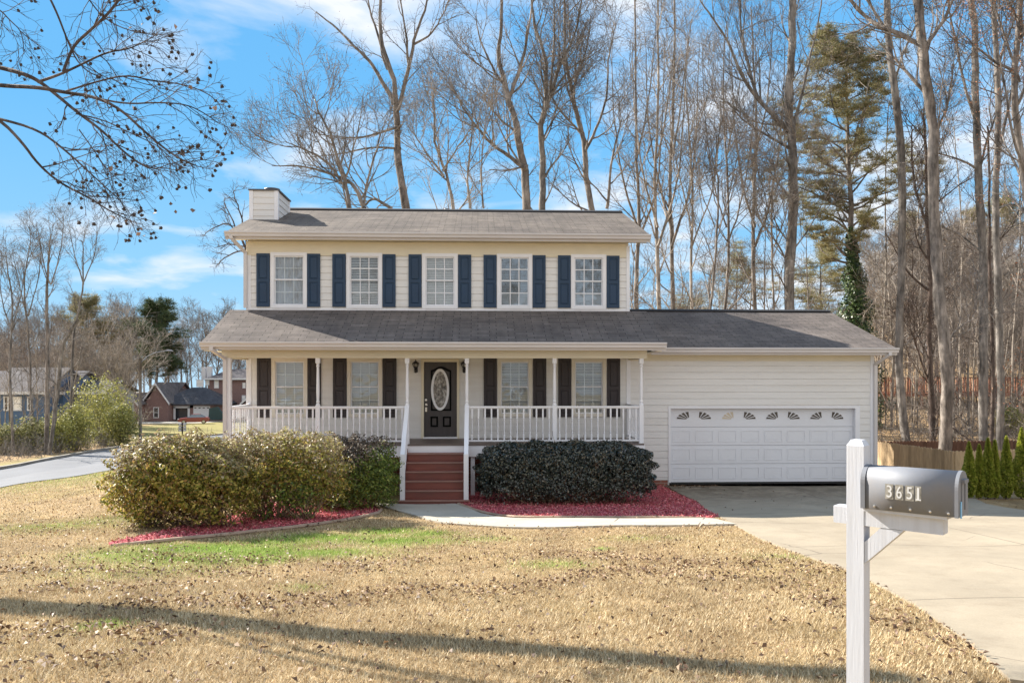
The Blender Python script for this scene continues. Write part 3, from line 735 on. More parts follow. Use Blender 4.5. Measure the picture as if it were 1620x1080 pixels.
gutter(RX0-.02, RX1+.02, 20.86, 6.535); gutter(-6.57, 4.57, 19.07, 3.595); gutter(4.60, 11.28, 20.86, 3.545)
def downspout(pts, name='downspout'):
    mb = MB(); P = [Vector(p) for p in pts]
    for a, b in zip(P[:-1], P[1:]): 
        d = (b-a).normalized(); mb.bar(a - d*0.012, b + d*0.012, 0.085, 0.06, 0, (0, 1, 0.01) if abs(d.z) > .5 else (0, 0, 1))
    return part(mb, name, M['gutter'])
downspout([(XL-.30, 20.92, 6.42), (XL-.28, 20.92, 6.36), (XL-.04, YW-.07, 6.05), (XL-.04, YW-.07, 4.60)])
downspout([(-6.30, 19.13, 3.48), (-6.30, 19.13, 3.40), (-6.10, 19.50, 3.20), (-6.10, 19.50, -0.25)])
downspout([(11.05, 20.92, 3.42), (11.05, 20.92, 3.36), (10.86, YW-.07, 3.10), (10.86, YW-.07, -0.2)])

# chimney
mb = MB(); cz = 8.08
mb.box(-6.49, -5.72, 23.0, 24.4, 6.4, cz)
z = 7.0
while z < cz - .05:
    b = min(z + .178, cz-.02); mb.add([(-6.42, 22.975, z), (-5.79, 22.975, z), (-5.79, 22.99, b), (-6.42, 22.99, b), (-6.42, 23.01, z), (-5.79, 23.01, z)], [(0, 1, 2, 3), (0, 4, 5, 1)])
    mb.add([(-5.695, 23.07, z), (-5.695, 24.33, z), (-5.71, 24.33, b), (-5.71, 23.07, b), (-5.73, 23.07, z), (-5.73, 24.33, z)], [(0, 1, 2, 3), (0, 4, 5, 1)]); z += .178
ch = part(mb, 'chimney', M['siding'])
for x0, x1, y0, y1 in ((-6.505, -6.40, 22.965, 23.05), (-5.80, -5.69, 22.965, 23.08), (-5.80, -5.69, 24.32, 24.42)):
    mb = MB(); mb.box(x0, x1, y0, y1, 6.7, cz-.004); part(mb, 'corner_trim', M['white'], ch)
mb = MB(); mb.box(-6.53, -5.66, 22.94, 24.44, cz, cz+0.035); part(mb, 'chimney_cap', M['metal_dark'], ch)
mb = MB(); mb.lathe([(0.19, cz+.03), (0.19, cz+.10), (0.225, cz+.11), (0.225, cz+.15), (0.12, cz+.17), (0.0, cz+.175)], (-5.98, 23.45, 0), 18); part(mb, 'flue_pipe', M['metal_dark'], ch, True)
mb = MB(); vx = X(707, 25.9); mb.lathe([(0.055, 7.4), (0.055, 8.14), (0.10, 8.15), (0.10, 8.22), (0.03, 8.24), (0, 8.24)], (vx, 25.9, 0), 12); part(mb, 'vent_pipe', M['metal_dark'], ro, True)
mb = MB(); vx = X(787.5, 26.2); mb.lathe([(0.11, 7.3), (0.11, 8.0), (0.15, 8.02), (0.15, 8.09), (0.09, 8.12), (0, 8.13)], (vx, 26.2, 0), 14); part(mb, 'vent_pipe', M['metal_dark'], ro, True)
mb = MB(); vx = X(499, 26.0); mb.lathe([(0.16, 7.3), (0.16, 7.96), (0.10, 8.03), (0, 8.08)], (vx, 26.0, 0), 14); part(mb, 'vent_pipe', M['gutter'], ro, True)
mb = MB(); vx = X(912, 26.0); mb.lathe([(0.05, 7.3), (0.05, 8.06), (0, 8.06)], (vx, 26.0, 0), 10); part(mb, 'vent_pipe', M['metal_dark'], ro, True)

# windows ---------------------------------------------------------------------------------------------
def window(px0, px1, z0, z1, style, glass='glass'):
    x0, x1 = wx(px0), wx(px1); t = 0.092; y = YW
    mb = MB()   # casing
    mb.box(x0, x0+t, y-.045, y+.10, z0, z1); mb.box(x1-t, x1, y-.045, y+.10, z0, z1); mb.box(x0+t, x1-t, y-.045, y+.10, z1-t, z1); mb.box(x0+t, x1-t, y-.05, y+.10, z0, z0+t*.9)
    wi = part(mb, 'window', M['cream_white'] if glass == 'glass_low' else M['white'])
    a, b, c, d = x0+t, x1-t, z0+t*.9, z1-t; mid = (c+d)/2 + 0.01
    mb = MB(); s = 0.032
    for (c0, d0, yy) in ((mid-.0, d, y+.0), (c, mid+.03, y+.022)):
        mb.box(a, a+s, yy, yy+.028, c0, d0); mb.box(b-s, b, yy, yy+.028, c0, d0); mb.box(a+s, b-s, yy, yy+.028, d0-s, d0); mb.box(a+s, b-s, yy, yy+.028, c0, c0+s)
    part(mb, 'sash', M['white'], wi)
    mb = MB(); mb.box(a+s, b-s, y+.012, y+.016, mid+s, d-s); mb.box(a+s, b-s, y+.034, y+.038, c+s, mid)
    part(mb, 'pane', M['glass' if glass == 'glass_low' else glass], wi)
    low = glass == 'glass_low'; gy = .014 if (low or style == 'curtain') else 0.0; mb = MB(); mw = 0.011   # grilles
    for (c0, d0, yy) in ((mid+s, d-s, y+.0055), (c+s, mid, y+.0275)):
        for k in (1, 2):
            xm = a+s + (b-a-2*s)*k/3; mb.box(xm-mw, xm+mw, yy+gy, yy+gy+.006, c0, d0)
        zm = (c0+d0)/2; mb.box(a+s, b-s, yy+gy-.002, yy+gy+.004, zm-mw, zm+mw)
    part(mb, 'grille', M['blind_dim'] if gy else M['white'], wi)
    if style == 'curtain':
        mb = MB(); n = 26
        for i in range(n):
            u0, u1 = a + (b-a)*i/n, a + (b-a)*(i+1)/n; y0, y1 = y+.09+.018*math.sin(i*1.3), y+.09+.018*math.sin((i+1)*1.3)
            mb.add([(u0, y0, c), (u1, y1, c), (u1, y1, d), (u0, y0, d)], [(0, 1, 2, 3)])
        part(mb, 'curtain', M['curtain'], wi)
    else:
        mb = MB(); z = c + 0.01; tilt = {'open': 0.003, 'half': 0.015, 'shut': 0.0205}[style]
        if glass == 'glass_low': tilt = -tilt
        while z < d:
            mb.add([(a, y+.075, z-tilt+.02), (b, y+.075, z-tilt+.02), (b, y+.108, z+tilt+.02), (a, y+.108, z+tilt+.02)], [(0, 1, 2, 3)]); z += 0.043
        part(mb, 'blind', M['blind'], wi)
        if style != 'shut':
            mb = MB(); mb.box(a, b, y+.16, y+.165, c, c+(d-c)*(.45 if style == 'half' else .3)); part(mb, 'curtain', M['curtain'], wi)
    return wi
for (a, b), st in zip(UPW, ('curtain', 'half', 'shut', 'open', 'open')): window(a, b, UZ0, UZ1, st, 'glass_sky' if st == 'open' else 'glass')
for (a, b), st in zip(LOW, ('shut', 'shut', 'half', 'half')): window(a, b, LZ0, LZ1, st, 'glass_low')
def shutter(px0, px1, z0, z1, mat):
    x0, x1 = wx(px0), wx(px1); y = YW-.024; f = .055; mb = MB()
    mb.box(x0, x1, y-.018, y, z0, z1)
    zm = z0 + (z1-z0)*.49
    mb.box(x0, x0+f, y-.036, y-.018, z0, z1); mb.box(x1-f, x1, y-.036, y-.018, z0, z1)
    for a, b in ((z0, z0+.085), (zm-.035, zm+.035), (z1-.06, z1)): mb.box(x0+f, x1-f, y-.036, y-.018, a, b)
    for a, b in ((z0+.085, zm-.035), (zm+.035, z1-.06)):
        g = .022; i0, i1, j0, j1 = x0+f+g, x1-f-g, a+g, b-g; e = .02
        mb.add([(i0, y-.019, j0), (i1, y-.019, j0), (i1, y-.019, j1), (i0, y-.019, j1), (i0+e, y-.033, j0+e), (i1-e, y-.033, j0+e), (i1-e, y-.033, j1-e), (i0+e, y-.033, j1-e)],
               [(0, 1, 5, 4), (1, 2, 6, 5), (2, 3, 7, 6), (3, 0, 4, 7), (4, 5, 6, 7)])
    return part(mb, 'shutter', mat)
sz0, sz1 = UZ0+.035, UZ1-.035
for a, b in ((406.5, 427.3), (486.6, 507), (526.3, 547.3), (605.6, 626.1), (646.6, 667.0), (724.9, 745.5), (765, 785.4), (842.6, 863), (882.4, 902.4), (959.5, 979.4)): shutter(a, b, sz0, sz1, M['shutter_up'])
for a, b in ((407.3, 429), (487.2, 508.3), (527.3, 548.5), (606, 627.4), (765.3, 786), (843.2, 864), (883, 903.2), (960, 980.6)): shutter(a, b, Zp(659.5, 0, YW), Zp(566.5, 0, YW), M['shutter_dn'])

# front door ---------------------------------------------------------------------------------------------
d0, d1, dz = wx(671), wx(722.6), Zp(572.7, -1, YW)
mb = MB(); mb.box(d0, d1, YW+.03, YW+.075, ZF+.02, dz)
Wd, Hd = d1-d0, dz-ZF-.02
def ring(mb, pts_o, pts_i, y0, y1, mi=0):
    n = len(pts_o)
    vs = [(p[0], y0, p[1]) for p in pts_o] + [(p[0], y0, p[1]) for p in pts_i] + [(p[0], y1, p[1]) for p in pts_o] + [(p[0], y1, p[1]) for p in pts_i]
    fs = []
    for i in range(n):
        j = (i+1) % n; fs += [(i, j, n+j, n+i), (i, 2*n+i, 2*n+j, j), (n+i, n+j, 3*n+j, 3*n+i)]
    mb.add(vs, fs, mi)
mold = MB(); cx = (d0+d1)/2 - .01; oz = Zp(616, -1, YW)
def pan(xa, xb, za, zb, arch=0):
    o = [(xa, za), (xb, za), (xb, zb)] + ([(xb - (xb-xa)*t/10, zb + arch*math.sin(math.pi*t/10)**1.5) for t in range(1, 10)] if arch else []) + [(xa, zb)]
    c = ((xa+xb)/2, (za+zb)/2); i = [(c[0]+(p[0]-c[0])*.90, c[1]+(p[1]-c[1])*.94) for p in o]
    ring(mb, o, i, YW+.010, YW+.03); ring(mold, [(c[0]+(p[0]-c[0])*1.0, c[1]+(p[1]-c[1])*1.0) for p in o], [(c[0]+((p[0]-c[0])-math.copysign(.045, p[0]-c[0]) if abs(p[0]-c[0]) > .05 else (p[0]-c[0])), c[1]+(p[1]-c[1])-math.copysign(.045, p[1]-c[1])) for p in o], YW+.004, YW+.03)
    i2 = [(c[0]+(p[0]-c[0])*.78, c[1]+(p[1]-c[1])*.86) for p in o]
    mb.add([(p[0], YW+.022, p[1]) for p in i2] , [tuple(range(len(i2)))])
zz_ = lambda py: Zp(py, -1, YW)
pan(wx(681.6), wx(714.0), zz_(649.5), zz_(585.5), .10); pan(wx(681), wx(693), zz_(675), zz_(658.5)); pan(wx(700.5), wx(713.5), zz_(675), zz_(658.5))
dr = part(mb, 'front_door', M['door']); part(mold, 'panel_moulding', M['moulding'], dr)
mb = MB(); mb.box(DX0, d0-.005, YW-.05, YW+.08, ZF, DZ1); mb.box(d1+.005, DX1, YW-.05, YW+.08, ZF, DZ1); mb.box(d0-.005, d1+.005, YW-.05, YW+.08, dz+.005, DZ1)
part(mb, 'door_frame', M['cream'], dr)
mb = MB(); mb.box(d0-.02, d1+.02, YW-.12, YW+.02, ZF+.005, ZF+.045); part(mb, 'threshold', M['white'], dr)
el = lambda rx, rz: [(cx + rx*math.cos(6.28318*i/40), oz + rz*math.sin(6.28318*i/40)) for i in range(40)]
ew, eh = (711.3-682.7)/2/59.0, (649-583)/2/59.2
mb = MB(); ring(mb, el(ew, eh), el(ew-.062, eh-.075), YW-.004, YW+.03); ov = part(mb, 'oval_frame', M['white'], dr)
mb = MB(); mb.add([(p[0], YW+.012, p[1]) for p in el(ew-.06, eh-.072)], [tuple(range(40))]); part(mb, 'oval_glass', M['oval'], dr)
mb = MB(); mb.lathe([(0.0, 0), (.03, 0), (.03, .02), (.0, .022)], (0, 0, 0), 14)
mb.v = [(wx(673.8) + a, YW+.03 - c, zz_(632.5) + b) for a, b, c in mb.v]; part(mb, 'deadbolt', M['steel'], dr)
mb = MB(); mb.box(wx(672.6), wx(675.6), YW-.0, YW+.03, zz_(651), zz_(644)); mb.box(wx(672.8), wx(675.6), YW-.0, YW+.03, zz_(641.2), zz_(638)); mb.bar((wx(674.2), YW-.05, zz_(640)), (wx(676.8), YW-.05, zz_(640)), .02, .02); mb.bar((wx(674.2), YW-.05, zz_(640)), (wx(674.2), YW+.0, zz_(640)), .02, .02)
part(mb, 'door_handle', M['steel'], dr)
# wall lanterns
def lantern(px):
    x = X(px, YW-.1); y = YW-.13; zt = Zp(568.5, -1, YW-.1); mb = MB()
    L = zt - Zp(590, -1, YW-.1)
    mb.lathe([(0, L), (.012, L-.005), (.012, L-.04), (.03, L-.045), (.095, L-.10), (.095, L-.12), (.02, L-.12)], (x, y, zt-L), 8)
    mb.lathe([(.02, .17), (.06, .165), (.065, .15), (.025, .12), (.045, .09), (.028, .03), (.03, .01), (0, 0)], (x, y, zt-L), 8)
    for k in range(6):
        a = 6.283*k/6 + .2; mb.bar((x+.086*math.cos(a), y+.086*math.sin(a), zt-.115), (x+.06*math.cos(a), y+.06*math.sin(a), zt-L+.165), .013, .013)
    mb.bar((x, YW-.02, zt-L+.09), (x, y, zt-L+.12), .02, .02); mb.lathe([(0, 0), (.05, 0), (.05, .015), (0, .02)], (x, YW-.012, zt-L+.09), 10)
    mb.box(x-.045, x+.045, YW-.03, YW-.005, zt-L+.02, zt-L+.16)
    l = part(mb, 'wall_lantern', M['black'])
    mb = MB(); mb.lathe([(.078, L-.125), (.054, .17)], (x, y, zt-L), 6); part(mb, 'lantern_glass', pmglass, l)
m_, nt_, b_ = new_mat('lantern_glass'); b_.inputs['Base Color'].default_value = (.55, .52, .46, 1); b_.inputs['Roughness'].default_value = .15; b_.inputs['Transmission Weight'].default_value = .4; pmglass = m_
lantern(657.8); lantern(734.5)

# garage door ---------------------------------------------------------------------------------------------
gx0, gx1 = wx(1061), wx(1352); gz0, gz1 = -0.1, Zp(646, 7.5, YW)
mb = MB(); y = YW+.10; nrow = 4; rh = (gz1-gz0)/nrow
for r in range(nrow):
    za, zb = gz0+r*rh+.004, gz0+(r+1)*rh-.004; mb.box(gx0, gx1, y, y+.045, za, zb)
    if r < 3:
        for c in range(8):
            pw = (gx1-gx0)/8; a0, a1 = gx0+c*pw+.07, gx0+(c+1)*pw-.07; b0, b1 = za+.09, zb-.09; e = .018
            ring(mb, [(a0, b0), (a1, b0), (a1, b1), (a0, b1)], [(a0+e, b0+e), (a1-e, b0+e), (a1-e, b1-e), (a0+e, b1-e)], y-.010, y)
            mb.add([(a0+.05, y-.004, b0+.05), (a1-.05, y-.004, b0+.05), (a1-.05, y-.004, b1-.05), (a0+.05, y-.004, b1-.05)], [(0, 1, 2, 3)])
gd = part(mb, 'garage_door', M['garage'])
mb = MB(); mb.box(GX0, gx0-.004, YW-.04, YW+.14, GZ0+.03, GZ1); mb.box(gx1+.004, GX1, YW-.04, YW+.14, GZ0+.03, GZ1); mb.box(gx0-.004, gx1+.004, YW-.04, YW+.14, gz1+.004, GZ1)
mb.box(gx1-.16, gx1+.004, YW+.02, YW+.095, gz0+.02, gz1+.004) if False else None
part(mb, 'door_frame', M['white'], gd)
mb = MB(); mb.box(gx0, gx1, YW+.075, YW+.14, gz0-.05, gz0-.004); part(mb, 'door_seal', M['rubber'], gd)
mb = MB(); mb.box(-7, 0, 0, 0, 0, 0) if False else None
fans = [(1072.0, 1092.0, 1), (1106.8, 1126.5, 0), (1144, 1162.5, 1), (1178, 1197.5, 0), (1214, 1233, 1), (1248, 1267.5, 0), (1284, 1302.5, 1), (1317.8, 1336.8, 0)]
for i, (a, b, right) in enumerate(fans):
    mb = MB(); xa, xb = wx(a), wx(b); zb = Zp(663.0, (xa+xb)/2, YW+.1); w_ = xb-xa; h_ = Zp(651.2, xa, YW+.1)-zb
    cx_ = xb if right else xa; sgn = -1 if right else 1
    for k in range(4):
        t0, t1 = R(90*k/4+3.5), R(90*(k+1)/4-3.5); rows = []
        for rr in (.22, 1.0):
            rows += [(cx_ + sgn*w_*rr*math.cos(t), y-.006, zb + h_*rr*math.sin(t)) for t in (t0, (t0+t1)/2, t1)]
        mb.add(rows, [(0, 1, 4, 3), (1, 2, 5, 4)])
    fw = part(mb, 'fan_window', M['fantan'] if i == 2 else M['fanpane'], gd)
    mb = MB(); o = [(cx_+sgn*w_*1.10*math.cos(R(t))-sgn*.01, zb-.012+h_*1.12*math.sin(R(t))) for t in range(0, 91, 10)] ; mb.add([(p[0], y-.003, p[1]) for p in o]+[(cx_-sgn*.01, y-.003, zb-.012)], [tuple(range(len(o)+1))]); part(mb, 'fan_frame', M['garage'], fw)

# porch ---------------------------------------------------------------------------------------------
PX0, PX1 = -6.13, 4.10
mb = MB(); n = 13
for i in range(n):
    y0 = 19.50 + (YW-.04-19.50)*i/n; mb.box(PX0, PX1, y0, y0+(YW-.04-19.50)/n-.006, ZF-.035, ZF)
mb.box(PX0, PX1, 19.53, YW-.04, ZF-.06, ZF-.036)
pf = part(mb, 'porch_floor', M['porchfloor'])
mb = MB(); mb.box(PX0-.02, PX1+.02, 19.515, 19.56, ZF-.31, ZF-.04); mb.box(PX0-.02, PX0+.02, 19.56, YW-.04, ZF-.31, ZF-.04); mb.box(PX1-.02, PX1+.02, 19.56, YW-.04, ZF-.31, ZF-.04)
part(mb, 'rim_board', M['white'], pf)
for xx_ in (X(748, 19.6), X(876.5, 19.6), X(1013, 19.6), X(503, 19.6), X(361.5, 19.6), X(640, 19.6)):
    mb = MB(); mb.box(xx_-.05, xx_+.05, 19.57, 19.67, -.6, ZF-.31); part(mb, 'support_post', M['white'], pf)
mb = MB(); mb.box(PX0-.06, PX1+.08, 19.53, 19.67, 3.22, 3.44); mb.box(PX0-.06, PX0+.06, 19.67, YW-.04, 3.22, 3.44); mb.box(PX1-.04, PX1+.08, 19.67, YW-.04, 3.22, 3.44)
mb.box(PX0+.06, PX1-.04, 19.67, YW-.04, 3.31, 3.34)
for s in (-1, 1):
    xx_ = -6.45 if s < 0 else 4.40
    mb.box(xx_-.06, xx_+.08, 19.22, YW-.04, 3.38, 3.40)
part(mb, 'porch_beam', M['cream'])
def turned_post(x, square_top=False, side=.105):
    mb = MB(); h = side/2; y = YP; zt = 3.22; zr = ZF + .93
    mb.box(x-h, x+h, y-h, y+h, ZF, zr + .02)
    if square_top: mb.box(x-h, x+h, y-h, y+h, zr+.02, zt)
    else:
        L = zt - .12 - zr - .02
        prof = [(h*.95, 0), (h*1.0, .02), (h*.6, .05), (h*.85, .08), (h*.62, .13), (h*.78, L*.3), (h*.7, L*.6), (h*.58, L-.1), (h*.85, L-.07), (h*.6, L-.04), (h*.95, L)]
        mb.lathe(prof, (x, y, zr+.02), 12); mb.box(x-h, x+h, y-h, y+h, zt-.12, zt)
    return part(mb, 'porch_post', M['white'])
PXS = {k: X(k, YP) for k in (361.5, 503.0, 644.3, 738.6, 877.2, 1014.3)}
for k, v in PXS.items(): turned_post(v, k == 361.5, .135 if k == 361.5 else .105)
# balusters share one mesh
bm_ = MB(); zr = ZF+.92
bm_.box(-.019, .019, -.019, .019, .09, .22); bm_.lathe([(.019, .22), (.012, .24), (.017, .27), (.012, .3), (.0165, .42), (.012, .54), (.017, .57), (.012, .59), (.019, .61)], (0, 0, 0), 8); bm_.box(-.019, .019, -.019, .019, .61, .885)
bal_mesh = None
def baluster(parent, x, y, z, zs=1.0):
    global bal_mesh
    if bal_mesh is None:
        o = bm_.build('baluster', M['white'], parent); bal_mesh = o.data
    else:
        o = bpy.data.objects.new('baluster', bal_mesh); COL.objects.link(o); o.parent = parent
    o.location = (x-HO[0], y-HO[1], z-HO[2]); o.scale = (1, 1, zs)
def railing(xa, xb, ya, yb, n):
    mb = MB(); A = Vector((xa, ya, ZF)); B_ = Vector((xb, yb, ZF)); up = Vector((0, 0, 1))
    mb.bar(A+up*.905, B_+up*.905, .085, .04); mb.bar(A+up*.88, B_+up*.88, .04, .035); mb.bar(A+up*.075, B_+up*.075, .05, .04)
    for t in (.5,): 
        q = A.lerp(B_, t); mb.box(q.x-.02, q.x+.02, q.y-.02, q.y+.02, ZF, ZF+.06)
    r = part(mb, 'porch_railing', M['white'])
    for i in range(n):
        q = A.lerp(B_, (i+.5)/n); baluster(r, q.x, q.y, ZF)
    return r
h = .05
P_ = [PXS[k] for k in (361.5, 503.0, 644.3, 738.6, 877.2, 1014.3)]
railing(P_[0]+.07, P_[1]-h, YP, YP, 14); railing(P_[1]+h, P_[2]-h, YP, YP, 14); railing(P_[3]+h, P_[4]-h, YP, YP, 13); railing(P_[4]+h, P_[5]-h, YP, YP, 13)
railing(P_[0]+.01, P_[0]+.01, YP+.07, YW-.06, 10); railing(P_[5]-.01, P_[5]-.01, YP+.06, YW-.06, 9)
for xx_, nm in ((XL+.06, 0), (XR-.02, 1)):
    mb = MB(); mb.box(xx_-.045, xx_+.045, YW-.10, YW-.034, ZF, ZF+.97); part(mb, 'newel_post', M['white'])
# stairs
sx0, sx1 = P_[2]+.03, P_[3]-.03; rise = (ZF+.25)/7; run = .205
mb = MB(); nos = MB(); yb_ = 19.51
for i in range(1, 7):
    zt = ZF - rise*i; yf = yb_ - run*i; wide = .1 if i == 6 else 0.0
    ex = .0
    mb.box(sx0-ex-wide, sx1+ex+wide, yf, yb_ - run*(i-1) + .0, -.5 if i == 6 else zt-.20, zt-.03)
    mb.box(sx0-wide-.005, sx1+wide+.005, yf-.004, yb_ - run*(i-1) - .012, zt-.029, zt-.004)
    nos.box(sx0-wide-.01, sx1+wide+.01, yf-.03, yf-.006, zt-.032, zt)
st_ = part(mb, 'stairs', M['tread']); part(nos, 'tread_nosing', M['nosing'], st_)
mb = MB()
for x_ in (sx0-.05, sx1+.01):   # stringers
    mb.prism([(yb_, ZF-.31), (yb_, -.3), (yb_-run*5.5, -.3), (yb_-run*5.5, ZF-rise*6+.05), (yb_, ZF-.10)], x_, x_+.04)
part(mb, 'stringer', M['tread'], st_)
for px_, xt, xbm in ((0, P_[2], P_[2]+.0), (1, P_[3], P_[3]+.0)):
    yn_ = yb_ - run*5.55; zb_ = ZF - rise*6; mb = MB(); sgn = -1 if px_ == 0 else 1
    x_ = xt + sgn*.00
    mb.box(x_-.055, x_+.055, yn_-.055, yn_+.055, zb_-.03, zb_+1.04)
    mb.bar((x_, YP-.04, ZF+.93), (x_, yn_, zb_+1.02), .10, .045); mb.bar((x_, YP-.04, ZF+.89), (x_, yn_, zb_+.98), .045, .05); mb.bar((x_, YP-.04, ZF+.12), (x_, yn_, zb_+.20), .045, .05)
    r = part(mb, 'stair_railing', M['white'])
    for i in range(9):
        t = (i+.6)/9.3; y_ = YP-.04+(yn_-YP+.04)*t; z_ = ZF+.05+(zb_-ZF+.08)*t; baluster(r, x_, y_, z_, .93)
# ================================================================== MAILBOX
Fw = Vector((SY, CY, 0)); Rt = Vector((CY, -SY, 0)); UP = Vector((0, 0, 1))
phi = R(43); U = (Rt*math.cos(phi) - Fw*math.sin(phi)).normalized(); V = UP.cross(U).normalized()   # U along the arm to the door, V away from camera
if V.dot(Fw) < 0: V = -V
pc = P3(1357.5, 700, 4.17); pc.z = 0
gz_ = H(pc.x, pc.y); MO = (pc.x, pc.y, gz_)
def mp_(u, v, z): return pc + U*u + V*v + UP*z
mbx = thing('mailbox', 'dark grey metal mailbox numbered 3651 on a white wooden post beside the driveway', 'mailbox', MO)
M['postpaint'] = pm('weathered_white_post_paint', (0.56, 0.575, 0.62), 0.65, 0.04, 5, 0.12, 22, (5, 5, 0.35), dirt=(0.34, 0.31, 0.28), dirt_amt=0.4)
M['mailmetal'] = pm('dark_grey_mailbox_metal', (0.175, 0.185, 0.21), 0.62, 0.12, 5, 0.04, 25, metal=0.1, dirt=(0.26, 0.23, 0.21), dirt_amt=0.6)
def mpart(mb, name, mat, parent=None, smooth=False): return mb.build(name, mat, parent or mbx, MO, smooth)
def ub(mb, u0, u1, v0, v1, z0, z1, mi=0):
    mb.obox(mp_((u0+u1)/2, (v0+v1)/2, (z0+z1)/2), U*(u1-u0)/2, V*(v1-v0)/2, UP*(z1-z0)/2, mi)
h = .044
ztop = CAMZ - 104*4.17/F; mb = MB()
ub(mb, -h, h, -h, h, gz_-.3, ztop)
k = h*.62; pz = CAMZ - 95*4.17/F
vs = [mp_(a*h, b*h, ztop) for a, b in ((-1,-1),(1,-1),(1,1),(-1,1))] + [mp_(a*k, b*k, pz) for a, b in ((-1,-1),(1,-1),(1,1),(-1,1))]
mb.add([tuple(v) for v in vs], [(0,1,5,4),(1,2,6,5),(2,3,7,6),(3,0,4,7),(4,5,6,7)])
mpart(mb, 'post', M['postpaint'])
zb = CAMZ - 199*4.17/F           # underside of the box
mb = MB(); ub(mb, -.112, -h-.001, -.042, .042, zb-.095, zb-.008); ub(mb, h+.001, .415, -.042, .042, zb-.095, zb-.014)
ub(mb, .05, .44, -.07, .07, zb-.014, zb)
mpart(mb, 'arm', M['postpaint'])
mb = MB(); a = mp_(h-.01, -.005, zb-.36); b2 = mp_(.30, -.005, zb-.125); d = (b2-a).normalized(); n_ = V.cross(d).normalized()
L_ = [mp_(h+.002, -.0, zb-.29), mp_(h+.002, -.0, zb-.18), mp_(.125, 0, zb-.097), mp_(.235, 0, zb-.097)]
mb.add([tuple(p - V*.04) for p in L_] + [tuple(p + V*.04) for p in L_], [(0, 3, 2, 1), (4, 5, 6, 7), (0, 1, 5, 4), (1, 2, 6, 5), (2, 3, 7, 6), (3, 0, 4, 7)])
mpart(mb, 'brace', M['postpaint'])
bw, hb = .083, .215; u0, u1 = .050, .482
def arch(w, hh, n=12, base=0.0):
    r = w; pts = [(-w, base), (-w, hh-r)]
    for i in range(1, n): 
        t = math.pi - math.pi*i/n; pts.append((r*math.cos(t), hh - r + r*math.sin(t)))
    pts += [(w, hh-r), (w, base)]
    return pts
def extr(mb, prof, ua, ub_, flat=True, zo=0.0):
    n = len(prof); vs = [tuple(mp_(ua, p[0], zb+zo+p[1])) for p in prof] + [tuple(mp_(ub_, p[0], zb+zo+p[1])) for p in prof]
    mb.add(vs, [tuple(range(n)), tuple(range(n, 2*n))[::-1]] + [(i, n+i, n+(i+1) % n, (i+1) % n) for i in range(n)])
mb = MB(); extr(mb, arch(bw, hb, 18), u0, u1, zo=.003); body = mpart(mb, 'box_body', M['mailmetal'])
for p in body.data.polygons: p.use_smooth = len(p.vertices) == 4
mod = body.data
mb = MB(); extr(mb, arch(bw+.004, hb+.004, 18), u0-.008, u0+.014, zo=.001); mpart(mb, 'rear_rim', M['mailmetal'], body)
mb = MB(); extr(mb, arch(bw+.004, hb+.004, 18), u1-.006, u1+.010, zo=.001)
ub(mb, u1+.010, u1+.026, -.035, .035, zb+hb-.052, zb+hb-.035)
for v in (-.03, .03): ub(mb, u1+.0102, u1+.014, v-.004, v+.004, zb+.03, zb+.16)
mpart(mb, 'box_door', M['mailmetal'])
mb = MB(); ub(mb, u1+.011, u1+.015, -.055, -.038, zb-.004, zb+.075); mpart(mb, 'blue_tape', pm('blue_tape', (0.2, 0.45, 0.7), 0.5))
mb = MB()
for u in (.13, .22, .32, .42, .50): mb.lathe([(0, .0), (.006, .0), (.006, .004), (0, .005)], (0, 0, 0), 8)
sc = MB()
for u in (.11, .19, .28, .37, .45):
    o = MB(); o.lathe([(.007, 0), (.006, .004), (0, .005)], (0, 0, 0), 8)
    sc.add([tuple(mp_(u + a, -bw - c, zb+.018+b)) for a, b, c in o.v], [f[::-1] for f in o.f])
mpart(sc, 'screw', M['steel'], body)
# number plates
M['plate'] = pm('silver_number_plate', (0.30, 0.285, 0.25), 0.5, 0.35, 60, metal=0.2)
M['digit'] = pm('white_digits', (0.62, 0.62, 0.62), 0.5, 0.03)
L = u1-u0
for ch_, f0, f1 in (('3', .262, .350), ('6', .370, .458), ('5', .481, .569), ('1', .586, .648)):
    a, b = u0+L*f0, u0+L*f1; z0, z1 = zb+.062, zb+.137
    mb = MB(); ub(mb, a, b, -bw-.004, -bw-.0015, z0, z1); pl = mpart(mb, 'number_plate', M['plate'])
    cu = bpy.data.curves.new('digit', 'FONT'); cu.body = ch_; cu.size = 1; cu.offset = .002; cu.extrude = .01; cu.align_x = 'CENTER'
    to = bpy.data.objects.new('digit_curve', cu); COL.objects.link(to)
    bpy.context.view_layer.update()
    me = bpy.data.meshes.new_from_object(to.evaluated_get(bpy.context.evaluated_depsgraph_get())); bpy.data.objects.remove(to)
    vs = np.array([v.co[:] for v in me.vertices]); mn, mx = vs.min(0), vs.max(0)
    ww = (b-a)*(.66 if ch_ != '1' else .36); hh = (z1-z0)*.80
    q = MB(); pts = []
    for v in vs:
        uu = (v[0]-mn[0])/(mx[0]-mn[0])-.5; tt = (v[1]-mn[1])/(mx[1]-mn[1])-.5
        pts.append(tuple(mp_((a+b)/2 + uu*ww, -bw-.0045-(.0012 if v[2] > 0 else 0), (z0+z1)/2 + tt*hh)))
    q.add(pts, [tuple(p.vertices) for p in me.polygons])
    if ch_ == '1':   # serif foot
        ub(q, (a+b)/2-.011, (a+b)/2+.013, -bw-.0058, -bw-.0045, z0+.006, z0+.012)
    mpart(q, 'number', M['digit'], pl)
